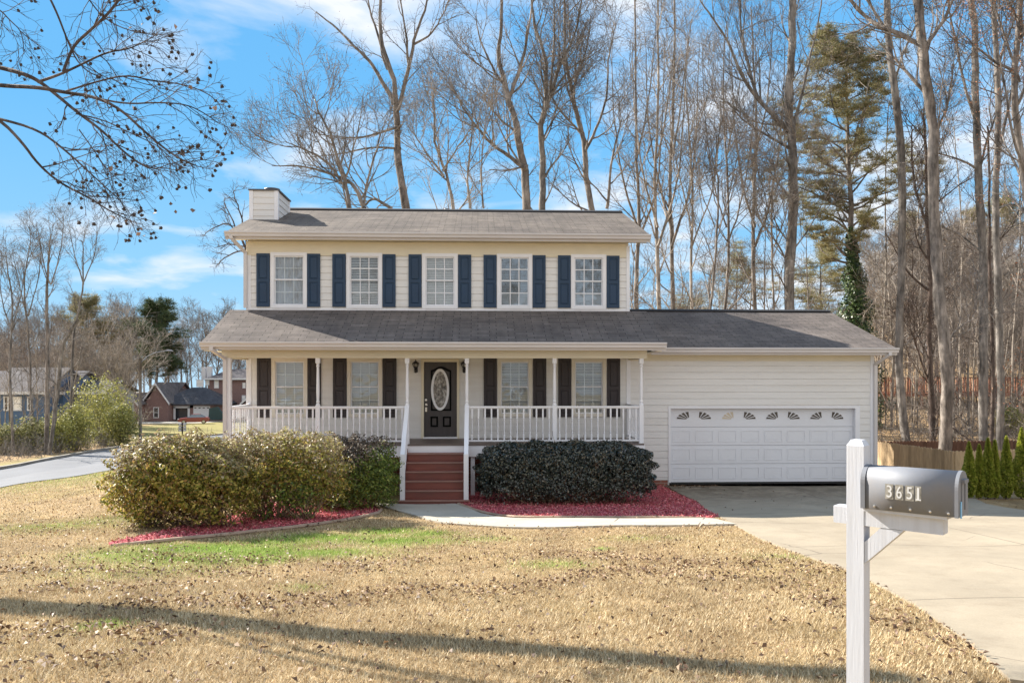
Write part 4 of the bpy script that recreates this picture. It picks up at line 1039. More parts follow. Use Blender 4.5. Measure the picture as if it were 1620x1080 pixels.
# ================================================================== VEGETATION
M['bark_grey'] = bark_mat('grey_bark', (0.22, 0.20, 0.18), 5)
M['bark_tan'] = bark_mat('tan_bark', (0.235, 0.205, 0.18), 5)
M['bark_dark'] = bark_mat('dark_bark', (0.13, 0.10, 0.085), 6)
M['bark_pale'] = bark_mat('pale_bark', (0.35, 0.305, 0.26), 4)
M['seed'] = island_mat('clinging_dry_leaves', [(0.0, (0.10, 0.06, 0.045)), (0.5, (0.24, 0.16, 0.12)), (1.0, (0.42, 0.30, 0.22))], 0.7, 0.2)
M['russet'] = island_mat('russet_clinging_leaves', [(0.0, (0.30, 0.11, 0.05)), (0.5, (0.48, 0.20, 0.10)), (1.0, (0.55, 0.32, 0.2))], 0.7, 0.25)
def rvec(r): return Vector((r.gauss(0, 1), r.gauss(0, 1), r.gauss(0, 1)))
def wpath(p, d, L, nseg, wander, trop, r):
    pts = [Vector(p)]; d = Vector(d).normalized(); st = L/nseg
    for i in range(nseg):
        d = (d + rvec(r)*wander + Vector((0, 0, trop))).normalized(); pts.append(pts[-1] + d*st)
    return pts
def branch_out(mb, pts, rads, lev, prm, r, tips):
    """side branches along the path pts, recursive"""
    if lev >= len(prm['n']): 
        return
    n = prm['n'][lev]; L0 = prm['len'][lev]; np_ = len(pts); t0 = prm['t0'][lev]
    n = max(1, int(n * r.uniform(.8, 1.2)))
    for i in range(n):
        t = t0 + (1-t0)*((i + r.random())/n); q = t*(np_-1); k = min(int(q), np_-2); fr = q-k
        p = pts[k].lerp(pts[k+1], fr); rr = rads[k]*(1-fr) + rads[k+1]*fr; d = (pts[k+1]-pts[k]).normalized()
        perp = d.cross(rvec(r)).normalized(); ang = R(r.uniform(*prm['ang'][lev]))
        dd = d*math.cos(ang) + perp*math.sin(ang)
        L = L0 * r.uniform(.55, 1.25) * (1.15 - .65*(t-t0)/(1-t0+1e-6)); seg = prm['seg'][lev]
        rb = min(rr*.62, prm['rmax'][lev]*r.uniform(.7, 1.1)) if lev < 2 else min(rr*.75, prm['rmax'][lev])
        cp = wpath(p, dd, L, seg, prm['wan'][lev], prm['trop'][lev], r)
        re = prm['rend'][lev]; cr = [rb + (re-rb)*(j/seg)**.8 for j in range(seg+1)]
        mb.tube(cp, cr, 5 if lev == 0 else (4 if lev == 1 else 3), False)
        if lev >= len(prm['n'])-2: tips.append((cp[-1], (cp[-1]-cp[-2]).normalized()))
        branch_out(mb, cp, cr, lev+1, prm, r, tips)
PRM = dict(n=[17, 7, 5, 4], len=[5.0, 2.2, 1.1, .55], t0=[.38, .22, .15, .1], ang=[(28, 55), (25, 50), (25, 55), (25, 60)], seg=[8, 5, 3, 2], wan=[.10, .13, .16, .18],
           trop=[.10, .07, .05, .03], rmax=[.10, .04, .017, .009], rend=[.014, .008, .005, .003])
def prm(**k):
    p = dict(PRM); p.update(k); return p
def leaf_tips(tips, frac, size, mat, name, parent, org, r, jit=.25, per=2):
    T = [t for t in tips if r.random() < frac]
    if not T: return
    P_ = np.array([tuple(t[0] + rvec(r)*jit*r.random()) for t in T for _ in range(per)]); nr = rng.normal(size=P_.shape)
    v, f = leaf_quads(P_, nr, rng.uniform(size*.5, size*1.3, len(P_)), .6, .4)
    np_mesh(name, v, f, mat, parent, org)
def make_tree(name, label, cat, base, paths, p, bark, seed, group=None, leaf=None, twigbark=None):
    """paths: list of (points, radii, level): the first is the trunk"""
    r = random.Random(seed); org = tuple(base); t = thing(name, label, cat, org, group)
    mbT = MB(); mbC = MB(); tips = []
    for i, (pts, rad, lev) in enumerate(paths):
        pts = [Vector(q) for q in pts]
        (mbT if i == 0 else mbC).tube(pts, rad, 10 if i == 0 else 7, False)
        pp_ = p
        if i > 0 and lev == 0: pp_ = dict(p); pp_['n'] = [max(4, int(p['n'][0]*.62))] + list(p['n'][1:]); pp_['len'] = [p['len'][0]*.8] + list(p['len'][1:])
        branch_out(mbC, pts, rad, lev, pp_, r, tips)
    mbT.build('trunk', bark, t, org, True); mbC.build('crown', twigbark or bark, t, org)
    if leaf: leaf_tips(tips, leaf[0], leaf[1], leaf[2], 'dry_leaves', t, org, r)
    return t
def forest_tree(name, label, seed, Ht, r0, p, bark, leaf=None, lean=0.02, fork=False, twigbark=None):
    r = random.Random(seed)
    pts = wpath((0, 0, -.6), (r.gauss(0, lean), r.gauss(0, lean), 1), Ht, 16, .022, .03, r)
    rad = [r0*(1.35 if i == 0 else 1.0)*(1-.88*(i/16)**1.1) for i in range(17)]
    paths = [(pts, rad, 0)]
    if fork:
        for k in range(fork):
            j = r.randint(6, 9); d = Vector((r.gauss(0, .4), r.gauss(0, .4), 1)); fp = wpath(pts[j], d, Ht*.55, 10, .05, .10, r)
            rr = rad[j]*.7; paths.append((fp, [rr*(1-.88*(i/10)) for i in range(11)], 0))
    return make_tree(name, label, 'tree', (0, 0, 0), paths, p, bark, seed, None, leaf, twigbark)
def smooth3(pts, it=1):
    for _ in range(it):
        q = [pts[0]]
        for a, b in zip(pts[:-1], pts[1:]): q += [a.lerp(b, .25), a.lerp(b, .75)]
        pts = q + [pts[-1]]
    return pts
def hero(name, label, dd, polys, p, bark, seed, group=None, leaf=None, yj=.6, twigbark=None, cat='tree'):
    """a tree whose trunk and main limbs follow the photo, at its distance dd; limbs also spread in depth"""
    r = random.Random(seed); paths = []
    for i, (pp, r0, r1, lev) in enumerate(polys):
        slope = 0 if i == 0 else r.choice((-1, 1))*r.uniform(.15, 1.0)*yj
        P_ = []; n = len(pp)
        for k, (x, y) in enumerate(pp):
            P_.append(P3(x, y, dd + slope*k/n*3 + (r.gauss(0, .15) if 0 < k else 0)))
        if i == 0:
            b = P_[0]; z = H(b.x, b.y) - .3
            if b.z > z: P_.insert(0, Vector((b.x + .1, b.y, z)))
        P_ = smooth3(P_, 2); m = len(P_); ph = r.uniform(0, 9)
        for k in range(1, m): P_[k] = P_[k] + Vector((math.sin(k*.42+ph*2), math.cos(k*.37+ph), 0))*(.11 if i == 0 else .05)*min(k/6, 1) + Vector((math.sin(k*.9+ph) + .5*math.sin(k*2.3+ph), math.cos(k*.8+ph), 0))*(.035 + r0*.12)*r.uniform(.2, 1)
        rad = [(r0 + (r1-r0)*(k/(m-1)))*r.uniform(.93, 1.07) for k in range(m)]
        if i == 0: rad[0] *= 1.3
        paths.append((P_, rad, lev))
    base = paths[0][0][0].copy(); base.z = H(base.x, base.y)
    return make_tree(name, label, cat, base, paths, p, bark, seed, group, leaf, twigbark)

HP = prm(n=[14, 6, 5, 3], len=[3.4, 1.7, .95, .5], t0=[.12, .2, .15, .1], rmax=[.07, .032, .014, .0085], rend=[.012, .008, .0055, .004])
HPT = prm(n=[13, 5, 4, 3], len=[3.8, 1.8, 1.0, .5], t0=[.45, .2, .15, .1], rmax=[.07, .032, .014, .0085], rend=[.012, .008, .0055, .004])
HPs = prm(n=[13, 6, 4, 3], len=[3.2, 1.6, .9, .5], t0=[.12, .2, .15, .1], rmax=[.07, .032, .014, .0085], rend=[.012, .008, .0055, .004])
LF = (.30, .055, M['seed'])
GH = 'tall bare trees rising behind the house'
# --- the trees directly behind the house
hero('bare_tree', 'tall straight bare tree behind the roof, nearest the chimney, forking high up', 37, [
    ([(642, 470), (641, 330), (634, 250), (628, 190), (622, 145), (612, 95), (604, 40), (600, -60)], .24, .05, 1),
    ([(626, 165), (606, 130), (585, 100), (560, 72), (530, 40), (498, 18)], .12, .02, 1),
    ([(628, 175), (645, 120), (655, 70), (668, 25), (680, -40)], .11, .025, 1),
    ([(614, 110), (600, 70), (585, 20), (575, -40)], .08, .02, 1), ([(648, 110), (640, 60), (630, -30)], .07, .02, 1),
    ([(634, 200), (600, 212), (560, 220), (505, 212)], .07, .015, 1), ([(634, 235), (590, 232), (540, 243), (490, 250)], .06, .012, 1), ([(655, 70), (690, 50), (700, 20), (712, -10)], .06, .012, 1)], HP, M['bark_tan'], 11, GH, LF)
hero('bare_tree', 'slender bare tree with low arching limbs directly behind the left half of the upper roof', 34, [
    ([(555, 470), (553, 330), (545, 270), (530, 225), (505, 190), (495, 150)], .13, .02, 0),
    ([(576, 330), (560, 290), (530, 278), (480, 262), (430, 262)], .10, .012, 0), ([(548, 300), (515, 250), (480, 235), (450, 225)], .07, .012, 0),
    ([(575, 340), (585, 270), (600, 215), (612, 180)], .07, .012, 0), ([(620, 330), (590, 310), (570, 330)], .08, .03, 1)], HP, M['bark_tan'], 12, GH, LF)
hero('bare_tree', 'thin bare tree with steep branches between the two big forked trees behind the roof', 36, [
    ([(722, 470), (718, 330), (702, 280), (692, 230), (690, 180), (684, 140)], .12, .015, 0),
    ([(702, 280), (672, 235), (650, 205)], .06, .012, 0), ([(744, 330), (741, 260), (748, 190), (742, 150)], .06, .012, 0), ([(765, 330), (760, 240), (768, 180)], .05, .012, 0), ([(700, 270), (730, 225), (745, 200)], .05, .01, 1)], HP, M['bark_pale'], 13, GH, LF)
hero('bare_tree', 'big kinked bare tree with a long left limb behind the upper roof', 38, [
    ([(836, 470), (835, 330), (833, 260), (818, 215), (806, 175), (800, 130), (792, 90), (790, 40), (788, -50)], .25, .05, 1),
    ([(833, 268), (810, 250), (785, 235), (760, 210), (735, 170), (712, 130)], .12, .02, 0),
    ([(815, 208), (790, 190), (770, 160), (748, 140)], .07, .012, 0), ([(803, 160), (822, 120), (835, 60), (845, -20)], .11, .025, 0),
    ([(800, 140), (782, 110), (762, 70), (750, 20)], .08, .015, 0), ([(835, 262), (800, 270), (775, 268)], .06, .012, 1)], HP, M['bark_tan'], 14, GH, LF)
hero('bare_tree', 'bare tree with a vase shaped crown right of the kinked tree behind the roof', 39, [
    ([(858, 470), (857, 330), (855, 250), (858, 200), (866, 168), (862, 120), (856, 70), (845, 20), (840, -60)], .2, .04, 0),
    ([(864, 172), (880, 120), (900, 80), (915, 30), (925, -40)], .11, .02, 0), ([(856, 205), (838, 180), (836, 180)], .04, .02, 1), ([(872, 150), (900, 110), (930, 90)], .07, .015, 0), ([(857, 225), (890, 165), (905, 155)], .05, .015, 0), ([(868, 155), (880, 60), (875, -30)], .08, .02, 0)], HP, M['bark_grey'], 15, GH, LF)
hero('bare_tree', 'bare tree leaning left behind the right end of the upper roof', 40, [
    ([(948, 470), (940, 330), (928, 270), (920, 215), (905, 160), (900, 100), (892, 40), (890, -40)], .2, .04, 0),
    ([(925, 240), (945, 200), (960, 150), (965, 90), (975, 30)], .09, .018, 0), ([(918, 210), (890, 180), (872, 150)], .06, .014, 0), ([(905, 150), (925, 90), (935, 20)], .08, .015, 0), ([(960, 330), (968, 250), (985, 190)], .09, .02, 0)], HP, M['bark_tan'], 16, GH, LF)
for i, (px, ty, dd, r0, lb, bk) in enumerate((
    (1008, -60, 44, .17, 'straight bare tree standing just past the right corner of the upper roof', 'bark_tan'), (1041, -40, 42, .16, 'slim bare tree behind the garage, second to the right of the tall block', 'bark_pale'),
    (1062, -120, 46, .19, 'tall bare tree behind the garage, third to the right of the tall block', 'bark_tan'), (1098, 120, 41, .10, 'thin many-twigged bare tree behind the left part of the garage ridge', 'bark_pale'),
    (1150, 40, 47, .12, 'slim bare tree behind the middle of the garage ridge', 'bark_tan'), (1196, 10, 45, .17, 'bare tree just left of the large mossy trunk behind the garage', 'bark_tan'), (1128, 260, 38, .07, 'short bushy bare tree directly above the garage ridge', 'bark_tan'), (1225, 250, 40, .07, 'low slender bare tree beside the large mossy trunk', 'bark_pale'))):
    rr = random.Random(i+40); sx = rr.uniform(-12, 12)
    hero('bare_tree', lb, dd, [
        ([(px, 560), (px + sx*.1, 480), (px + sx*.3, 380), (px + sx*.5, 280), (px + sx*.8, (ty+280)/2), (px + sx, ty)], r0, .03, 0),
        ([(px + sx*.3, 390), (px + 25, 320), (px + 38, 240), (px + 45, max(ty, 60))], r0*.5, .012, 0), ([(px + sx*.3, 360), (px - 22, 290), (px - 36, 200), (px - 40, max(ty, 60))], r0*.45, .012, 0), ([(px + sx*.5, 250), (px + 18, 160), (px + 30, max(ty, 30))], r0*.4, .012, 0)], HPs, M[bk], 50+i, GH, LF)
hero('bare_tree', 'massive grey mossy trunk behind the garage, its heavy limb reaching up left', 40, [
    ([(1252, 640), (1251, 490), (1252, 400), (1254, 300), (1252, 220), (1250, 170), (1251, 80), (1253, 0), (1254, -80)], .30, .15, 0),
    ([(1250, 212), (1225, 185), (1195, 155), (1170, 110), (1150, 60), (1105, 0)], .14, .03, 0), ([(1248, 235), (1215, 215), (1180, 195), (1150, 160)], .08, .02, 0),
    ([(1200, 158), (1180, 100), (1172, 40), (1174, -40)], .09, .03, 0), ([(1255, 200), (1275, 130), (1290, 60), (1300, -20)], .09, .02, 0), ([(1250, 420), (1225, 380), (1200, 340), (1195, 300)], .06, .015, 0), ([(1252, 400), (1290, 350), (1310, 300)], .05, .015, 0)], HP, M['bark_grey'], 70, GH, LF)
# --- right hand group beyond the fence
GR = 'tall trunks beyond the fence on the right'
hero('bare_tree', 'straight grey trunk nearest the garage corner beyond the fence', 36, [
    ([(1432, 706), (1428, 560), (1427, 400), (1420, 250), (1414, 120), (1408, 20), (1405, -80)], .20, .13, 1), ([(1408, 60), (1380, 10), (1345, -40)], .08, .03, 0), ([(1414, 130), (1440, 60), (1462, 10)], .06, .03, 0)], prm(n=[14, 5, 4, 3], len=[2.6, 1.5, .9, .5], t0=[.35, .2, .15, .1], ang=[(50, 85), (30, 60), (25, 55), (25, 60)], trop=[.03, .05, .04, .02], rmax=[.045, .022, .012, .008]), M['bark_grey'], 80, GR, LF)
hero('bare_tree', 'largest trunk beyond the fence, reaching out a heavy limb to the upper left', 31, [
    ([(1494, 712), (1492, 600), (1490, 480), (1484, 370), (1474, 240), (1466, 150), (1459, 60), (1450, -60)], .25, .16, 1),
    ([(1462, 74), (1430, 58), (1400, 45), (1372, 28), (1345, 0), (1320, -30)], .11, .05, 0), ([(1462, 90), (1478, 50), (1500, 20), (1520, -40)], .10, .04, 0), ([(1472, 160), (1440, 120), (1412, 90), (1385, 60)], .08, .025, 0),
    ([(1476, 220), (1498, 180), (1508, 100)], .06, .02, 0), ([(1490, 560), (1510, 520), (1550, 500)], .05, .015, 0)], prm(n=[13, 5, 4, 3], len=[2.6, 1.4, .9, .45], t0=[.2, .2, .15, .1], rmax=[.05, .024, .012, .008]), M['bark_tan'], 81, GR, LF)
hero('bare_tree', 'darker crooked trunk standing just left of the largest trunk beyond the fence', 38, [
    ([(1472, 700), (1472, 620), (1474, 520), (1472, 430), (1462, 330), (1468, 240), (1460, 180)], .17, .05, 0), ([(1468, 360), (1450, 310), (1444, 230), (1440, 200)], .08, .02, 0), ([(1474, 620), (1455, 560), (1440, 520)], .05, .02, 0)], HP, M['bark_dark'], 82, GR, LF)
hero('bare_tree', 'tall right trunk beyond the fence with branches sweeping left above mid height', 35, [
    ([(1557, 700), (1556, 560), (1554, 420), (1552, 330), (1546, 200), (1541, 100), (1535, 0), (1530, -80)], .20, .12, 1),
    ([(1550, 270), (1525, 255), (1500, 245), (1475, 240)], .06, .02, 0), ([(1548, 210), (1525, 140), (1510, 60), (1500, 0)], .08, .02, 0), ([(1552, 260), (1570, 190), (1590, 130)], .06, .02, 0), ([(1554, 400), (1520, 370), (1490, 360)], .05, .012, 0)], HPT, M['bark_grey'], 83, GR, LF)
hero('bare_tree', 'tall trunk standing close on the right of the sweeping branched tree, beside the arborvitae', 33, [
    ([(1581, 720), (1580, 560), (1579, 420), (1579, 300), (1577, 180), (1571, 60), (1566, -80)], .17, .09, 1), ([(1579, 330), (1605, 320), (1640, 350)], .05, .02, 0), ([(1578, 250), (1600, 150), (1610, 60), (1615, 0)], .07, .02, 0), ([(1574, 120), (1600, 40), (1625, -20)], .06, .02, 0)], HPT, M['bark_grey'], 84, GR, LF)
hero('bare_tree', 'slim dark trunk between the two tall right trunks, bare up to the roof height', 37, [([(1568, 705), (1569, 560), (1566, 440), (1570, 330), (1560, 200)], .11, .04, 0)], HP, M['bark_dark'], 85, GR, LF)
hero('bare_tree', 'tree at the right edge with russet leaves clinging to its upper twigs', 30, [
    ([(1640, 740), (1636, 560), (1628, 400), (1620, 260), (1610, 120), (1612, 0), (1606, -80)], .16, .08, 0), ([(1622, 280), (1600, 210), (1590, 130), (1575, 60)], .06, .02, 0), ([(1612, 130), (1590, 60), (1570, 0)], .06, .02, 0), ([(1616, 60), (1640, -20)], .06, .02, 0)], HP, M['bark_tan'], 86, GR, (.55, .075, M['russet']))
for i, (px, ty, dd, lb) in enumerate(((1396, 160, 47, 'thin pale tree between the garage corner and the straight grey trunk'), (1450, 280, 52, 'thin pale stem rising between the straight grey trunk and the crooked one'), (1520, 200, 50, 'slender tree between the largest trunk and the sweeping branched one'),
        (1606, 180, 46, 'pale thin stem near the right edge beyond the arborvitae'), (1618, 240, 42, 'leaning pale stem at the far right beyond the arborvitae'), (1510, 430, 40, 'short sapling right of the largest trunk in front of the red deck'), (1537, 470, 43, 'small sapling in front of the middle of the red deck'), (1410, 420, 44, 'low sapling with drooping branches beside the garage wall'))):
    rr = random.Random(200+i); s = rr.uniform(-14, 14)
    hero('slender_tree', lb, dd, [([(px+s*.3, 690), (px, 560), (px - s*.4, 430), (px-s*.2, (430+ty)/2 if ty < 400 else ty+20), (px-s, ty)], .075, .02, 0)], HPT if ty < 400 else HP, M['bark_pale'], 210+i, 'slender trees beyond the fence', LF)
# --- small tree by the chimney
hero('bare_tree', 'low bare tree poking out left of the chimney behind the upper roof', 31, [
    ([(430, 560), (410, 480), (396, 430), (388, 395)], .09, .05, 3), ([(392, 400), (380, 372), (360, 350), (335, 362), (322, 372)], .04, .01, 1), ([(388, 395), (372, 352), (360, 330), (352, 312)], .04, .01, 1),
    ([(390, 398), (384, 350), (375, 320), (372, 300)], .04, .01, 1), ([(390, 400), (375, 395), (352, 410), (345, 418)], .04, .01, 1), ([(386, 390), (360, 385), (338, 392)], .03, .008, 1)], prm(n=[6, 6, 4, 3], len=[1.2, .7, .5, .3], rmax=[.03, .02, .010, .007]), M['bark_dark'], 90, None, None)

# --- left group near the street
GL = 'bare trees across the street on the left'
for i, (pp, r0, dd, bk, lb) in enumerate((
    ([(22, 720), (20, 600), (18, 520), (12, 450), (10, 400)], .10, 50, 'bark_grey', 'thin bare tree at the far left edge across the street'),
    ([(74, 706), (72, 600), (72, 520), (80, 450), (76, 400), (78, 370)], .19, 52, 'bark_tan', 'bare tree in front of the blue house with the thickest trunk'),
    ([(108, 700), (112, 600), (122, 520), (132, 450), (128, 400), (130, 380)], .11, 56, 'bark_grey', 'bare tree with two steep stems right of the blue house'),
    ([(80, 702), (84, 650), (92, 590), (104, 545), (122, 505)], .13, 51, 'bark_grey', 'dark leaning snag with a broken top across the street'),
    ([(48, 700), (50, 600), (44, 500), (38, 430), (48, 370)], .11, 53, 'bark_grey', 'bare tree between the left edge and the thickest trunk across the street'))):
    polys = [(pp, r0, .02 if i != 3 else .10, 0)]
    if i != 3:
        x, y = pp[-3]; polys += [([(x, y), (x+18, y-50), (x+22, y-110)], .05, .01, 0), ([(x, y), (x-16, y-50), (x-24, y-100)], .05, .01, 0)]
    else: polys += [([(92, 600), (130, 588), (160, 592)], .05, .01, 1)]
    hero('bare_tree', lb, dd, polys, prm(n=[12, 5, 4, 3] if i != 3 else [3, 3, 2, 1], len=[2.2, 1.2, .7, .4], t0=[.25, .2, .15, .1], rmax=[.045, .022, .013, .009], rend=[.012, .008, .006, .004]), M[bk], 100+i, GL, LF if i != 3 else None)
hero('bare_tree', 'pale sprawling bare tree beside the street lamp, its white limbs catching the sun', 75, [
    ([(196, 690), (194, 640), (188, 610), (176, 590)], .14, .06, 0), ([(194, 640), (206, 610), (222, 585), (245, 560)], .09, .02, 0), ([(190, 620), (170, 590), (150, 570), (120, 545)], .09, .02, 0), ([(192, 630), (182, 585), (175, 550), (168, 520)], .08, .02, 0), ([(193, 632), (205, 590), (210, 550), (205, 520)], .08, .02, 0)],
    prm(n=[10, 7, 6, 3], len=[4.2, 2.4, 1.3, .7], t0=[.15, .2, .15, .1], rmax=[.07, .04, .022, .015], rend=[.02, .014, .01, .008], ang=[(20, 70), (25, 60), (25, 55), (25, 60)]), M['bark_pale'], 110, GL, None)

# --- forest prototypes copied into the woods
fp = dict(rmax=[.09, .045, .024, .016], rend=[.02, .014, .011, .009])
WP = [forest_tree('forest_tree', 'w', 300, 19, .20, prm(n=[16, 6, 5, 2], **fp), M['bark_grey'], (.15, .11, M['seed']), fork=1),
      forest_tree('forest_tree', 'w', 301, 17, .17, prm(n=[18, 6, 5, 2], len=[4.2, 2.0, 1.1, .6], **fp), M['bark_tan'], (.15, .11, M['seed']), fork=2),
      forest_tree('forest_tree', 'w', 302, 20, .19, prm(n=[14, 6, 5, 3], t0=[.5, .2, .15, .1], **fp), M['bark_grey'], None),
      forest_tree('forest_tree', 'w', 303, 14, .13, prm(n=[20, 6, 5, 2], len=[3.6, 1.8, 1.0, .6], t0=[.2, .2, .15, .1], **fp), M['bark_tan'], (.2, .11, M['seed']), fork=1),
      forest_tree('forest_tree', 'w', 304, 12, .10, prm(n=[22, 6, 5, 2], len=[3.2, 1.6, .9, .6], t0=[.12, .2, .15, .1], **fp), M['bark_pale'], None, fork=2)]
TP = prm(n=[12, 5, 4, 2], len=[2.6, 1.2, .7, .4], t0=[.3, .2, .15, .1], rmax=[.035, .018, .011, .008], rend=[.01, .007, .006, .005])
TS = [forest_tree('slender_tree', 'w', 320, 12, .07, TP, M['bark_pale'], None, .05), forest_tree('slender_tree', 'w', 321, 9, .05, TP, M['bark_tan'], (.25, .07, M['seed']), .08, fork=1), forest_tree('slender_tree', 'w', 322, 15, .09, TP, M['bark_tan'], (.25, .07, M['seed']), .04)]
used_p = set()
def put(proto, x, y, sc, label, group, r):
    i = proto.name; z = H(x, y) - .05; rz = r.uniform(0, 6.283)
    if i in used_p: return copy_thing(proto, (x, y, z), rz, sc, label, group)
    used_p.add(i); proto.location = (x, y, z); proto.rotation_euler = (0, 0, rz); proto.scale = (sc,)*3
    return tag(proto, label, None, group)
def atpx(px, dd): p = P3(px, 600, dd); return p.x, p.y
r = random.Random(5)
# far wood on the left, behind the brick house
for k in range(78):
    row = k % 3; px = -60 + (k//3)*19 + r.uniform(-8, 8); x, y = atpx(px, (150, 172, 196)[row] + r.uniform(-7, 7))
    put(WP[r.choice((0, 1, 2, 2, 0))], x, y, r.uniform(.85, 1.12), 'bare tree in the far wood rising behind the distant houses on the left', 'bare trees of the far wood on the left', r)
for k in range(40):
    x, y = atpx(-40 + (k % 20)*12.5 + r.uniform(-6, 6), r.uniform(98, 130)); put(WP[r.choice((3, 4, 4))], x, y, r.uniform(.7, .95), 'small bare tree in the thicket between the blue house and the far wood', 'small bare trees of the thicket behind the blue house', r)
# behind the house: filling trees seen over and beside the roofs
for k in range(16):
    px = 985 + k*26 + r.uniform(-10, 10); x, y = atpx(px, r.uniform(62, 84)); put(WP[r.choice((3, 4, 4, 2))], x, y, r.uniform(.5, .78), 'bare tree of the wood seen through the trunks behind the garage', 'bare trees of the wood behind the garage', r)
for k in range(10):
    px = 990 + k*38 + r.uniform(-10, 10); x, y = atpx(px, r.uniform(46, 58)); put(TS[r.choice((0, 1, 2))], x, y, r.uniform(.8, 1.05), 'thin bare tree standing behind the garage among the larger trunks', 'thin bare trees behind the garage', r)
for k in range(8):
    px = 470 + k*62 + r.uniform(-15, 15); x, y = atpx(px, r.uniform(46, 56)); put(TS[r.choice((0, 2))], x, y, r.uniform(.85, 1.1), 'thin bare tree whose top shows above the upper roof', 'thin bare trees behind the upper roof', r)
for k in range(12):
    x, y = atpx(-15 + k*12 + r.uniform(-5, 5), r.uniform(60, 74)); put(TS[r.choice((0, 1, 2))], x, y, r.uniform(.7, 1.0), 'thin bare tree standing in the scrub before the blue house', 'thin bare trees before the blue house', r)
# hillside on the right
for k in range(84):
    px = 1375 + (k % 21)*14.5 + r.uniform(-8, 8); x, y = atpx(px, (66, 80, 96, 116)[k//21] + r.uniform(-6, 6)); put(WP[r.choice((3, 4, 4, 1))], x, y, r.uniform(.55, .85), 'bare tree in the dense hillside wood beyond the red deck', 'bare trees of the hillside wood on the right', r)
for k in range(22):
    px = 1385 + k*11.5 + r.uniform(-5, 5); x, y = atpx(px, r.uniform(42, 62)); put(TS[r.choice((0, 1))], x, y, r.uniform(.55, .9), 'thin young tree in the brush between the fence and the red deck', 'thin young trees beyond the fence', r)

# the wood across the front street, behind the camera: seen mirrored in the windows
for k, (x, y) in enumerate(((-22, -30), (-14, -24), (-7, -33), (-1, -27), (6, -35), (12, -25), (19, -31), (27, -28), (-30, -26), (2, -42), (-11, -44), (15, -44))):
    put(WP[k % 4], x, y, .75, 'bare tree across the front street, mirrored in the house windows', 'bare trees across the front street', r)
# underbrush: fine twigs on the slope beyond the fence and along the street
def brush(name, label, spots, h, seed, mat, kind='stuff'):
    r_ = random.Random(seed); mb = MB()
    for (x, y) in spots:
        z = H(x, y); p = Vector((x, y, z)); d = Vector((r_.gauss(0, .45), r_.gauss(0, .45), 1)); L = h*r_.uniform(.5, 1.3)
        c = wpath(p, d, L, 4, .2, -.02, r_); mb.tube(c, [.012, .010, .008, .006, .004], 3, False)
        for _ in range(4):
            q = c[r_.randint(1, 4)]; cc = wpath(q, rvec(r_) + Vector((0, 0, .5)), L*.45, 3, .25, 0, r_); mb.tube(cc, [.007, .006, .005, .004], 3, False)
    return tag(mb.build(name, mat), label, 'brush', kind=kind)
sp = []
for _ in range(1900):
    x, y = atpx(r.uniform(1380, 1640), r.uniform(35, 70) if r.random() < .7 else r.uniform(70, 110)); sp.append((x, y))
for _ in range(500):
    x, y = atpx(r.uniform(1000, 1380), r.uniform(46, 80)); sp.append((x, y))
brush('undergrowth', 'tangled bare undergrowth on the slope beyond the fence', sp, 1.5, 3, M['bark_tan'])
sp = []
for _ in range(900):
    x, y = atpx(r.uniform(-20, 200), r.uniform(44, 62))
    if x < -26.6: sp.append((x, y))
brush('undergrowth', 'brown undergrowth along the far side of the street', sp, 1.2, 4, M['bark_grey'])

# --- pines
M['needle'] = island_mat('pine_needles', [(0.0, (0.12, 0.13, 0.05)), (0.5, (0.24, 0.22, 0.095)), (1.0, (0.42, 0.34, 0.19))], 0.6, 0.2)
M['needle_dk'] = island_mat('dark_pine_needles', [(0.0, (0.03, 0.055, 0.02)), (0.6, (0.06, 0.09, 0.035)), (1.0, (0.11, 0.13, 0.05))], 0.6, 0.15)
def needle_puffs(centers, rad, n, L, wd, rg):
    c = np.repeat(np.array([tuple(q) for q in centers]), n, 0); m = len(c)
    d = rg.normal(size=(m, 3)); d /= np.linalg.norm(d, axis=1, keepdims=True); d[:, 2] = np.abs(d[:, 2])*.5 + d[:, 2]*.5
    p = c + d*rg.uniform(.05, 1, (m, 1))*rad*rg.uniform(.5, 1.2, (len(centers), 1)).repeat(n, 0)
    d2 = d + rg.normal(size=(m, 3))*.5 + (0, 0, .3); d2 /= np.linalg.norm(d2, axis=1, keepdims=True); s = np.cross(d2, rg.normal(size=(m, 3))); s /= np.linalg.norm(s, axis=1, keepdims=True) + 1e-9
    v = np.empty((m, 3, 3)); v[:, 0] = p - s*wd; v[:, 1] = p + s*wd; v[:, 2] = p + d2*L*rg.uniform(.6, 1.2, (m, 1)); return v.reshape(-1, 3)
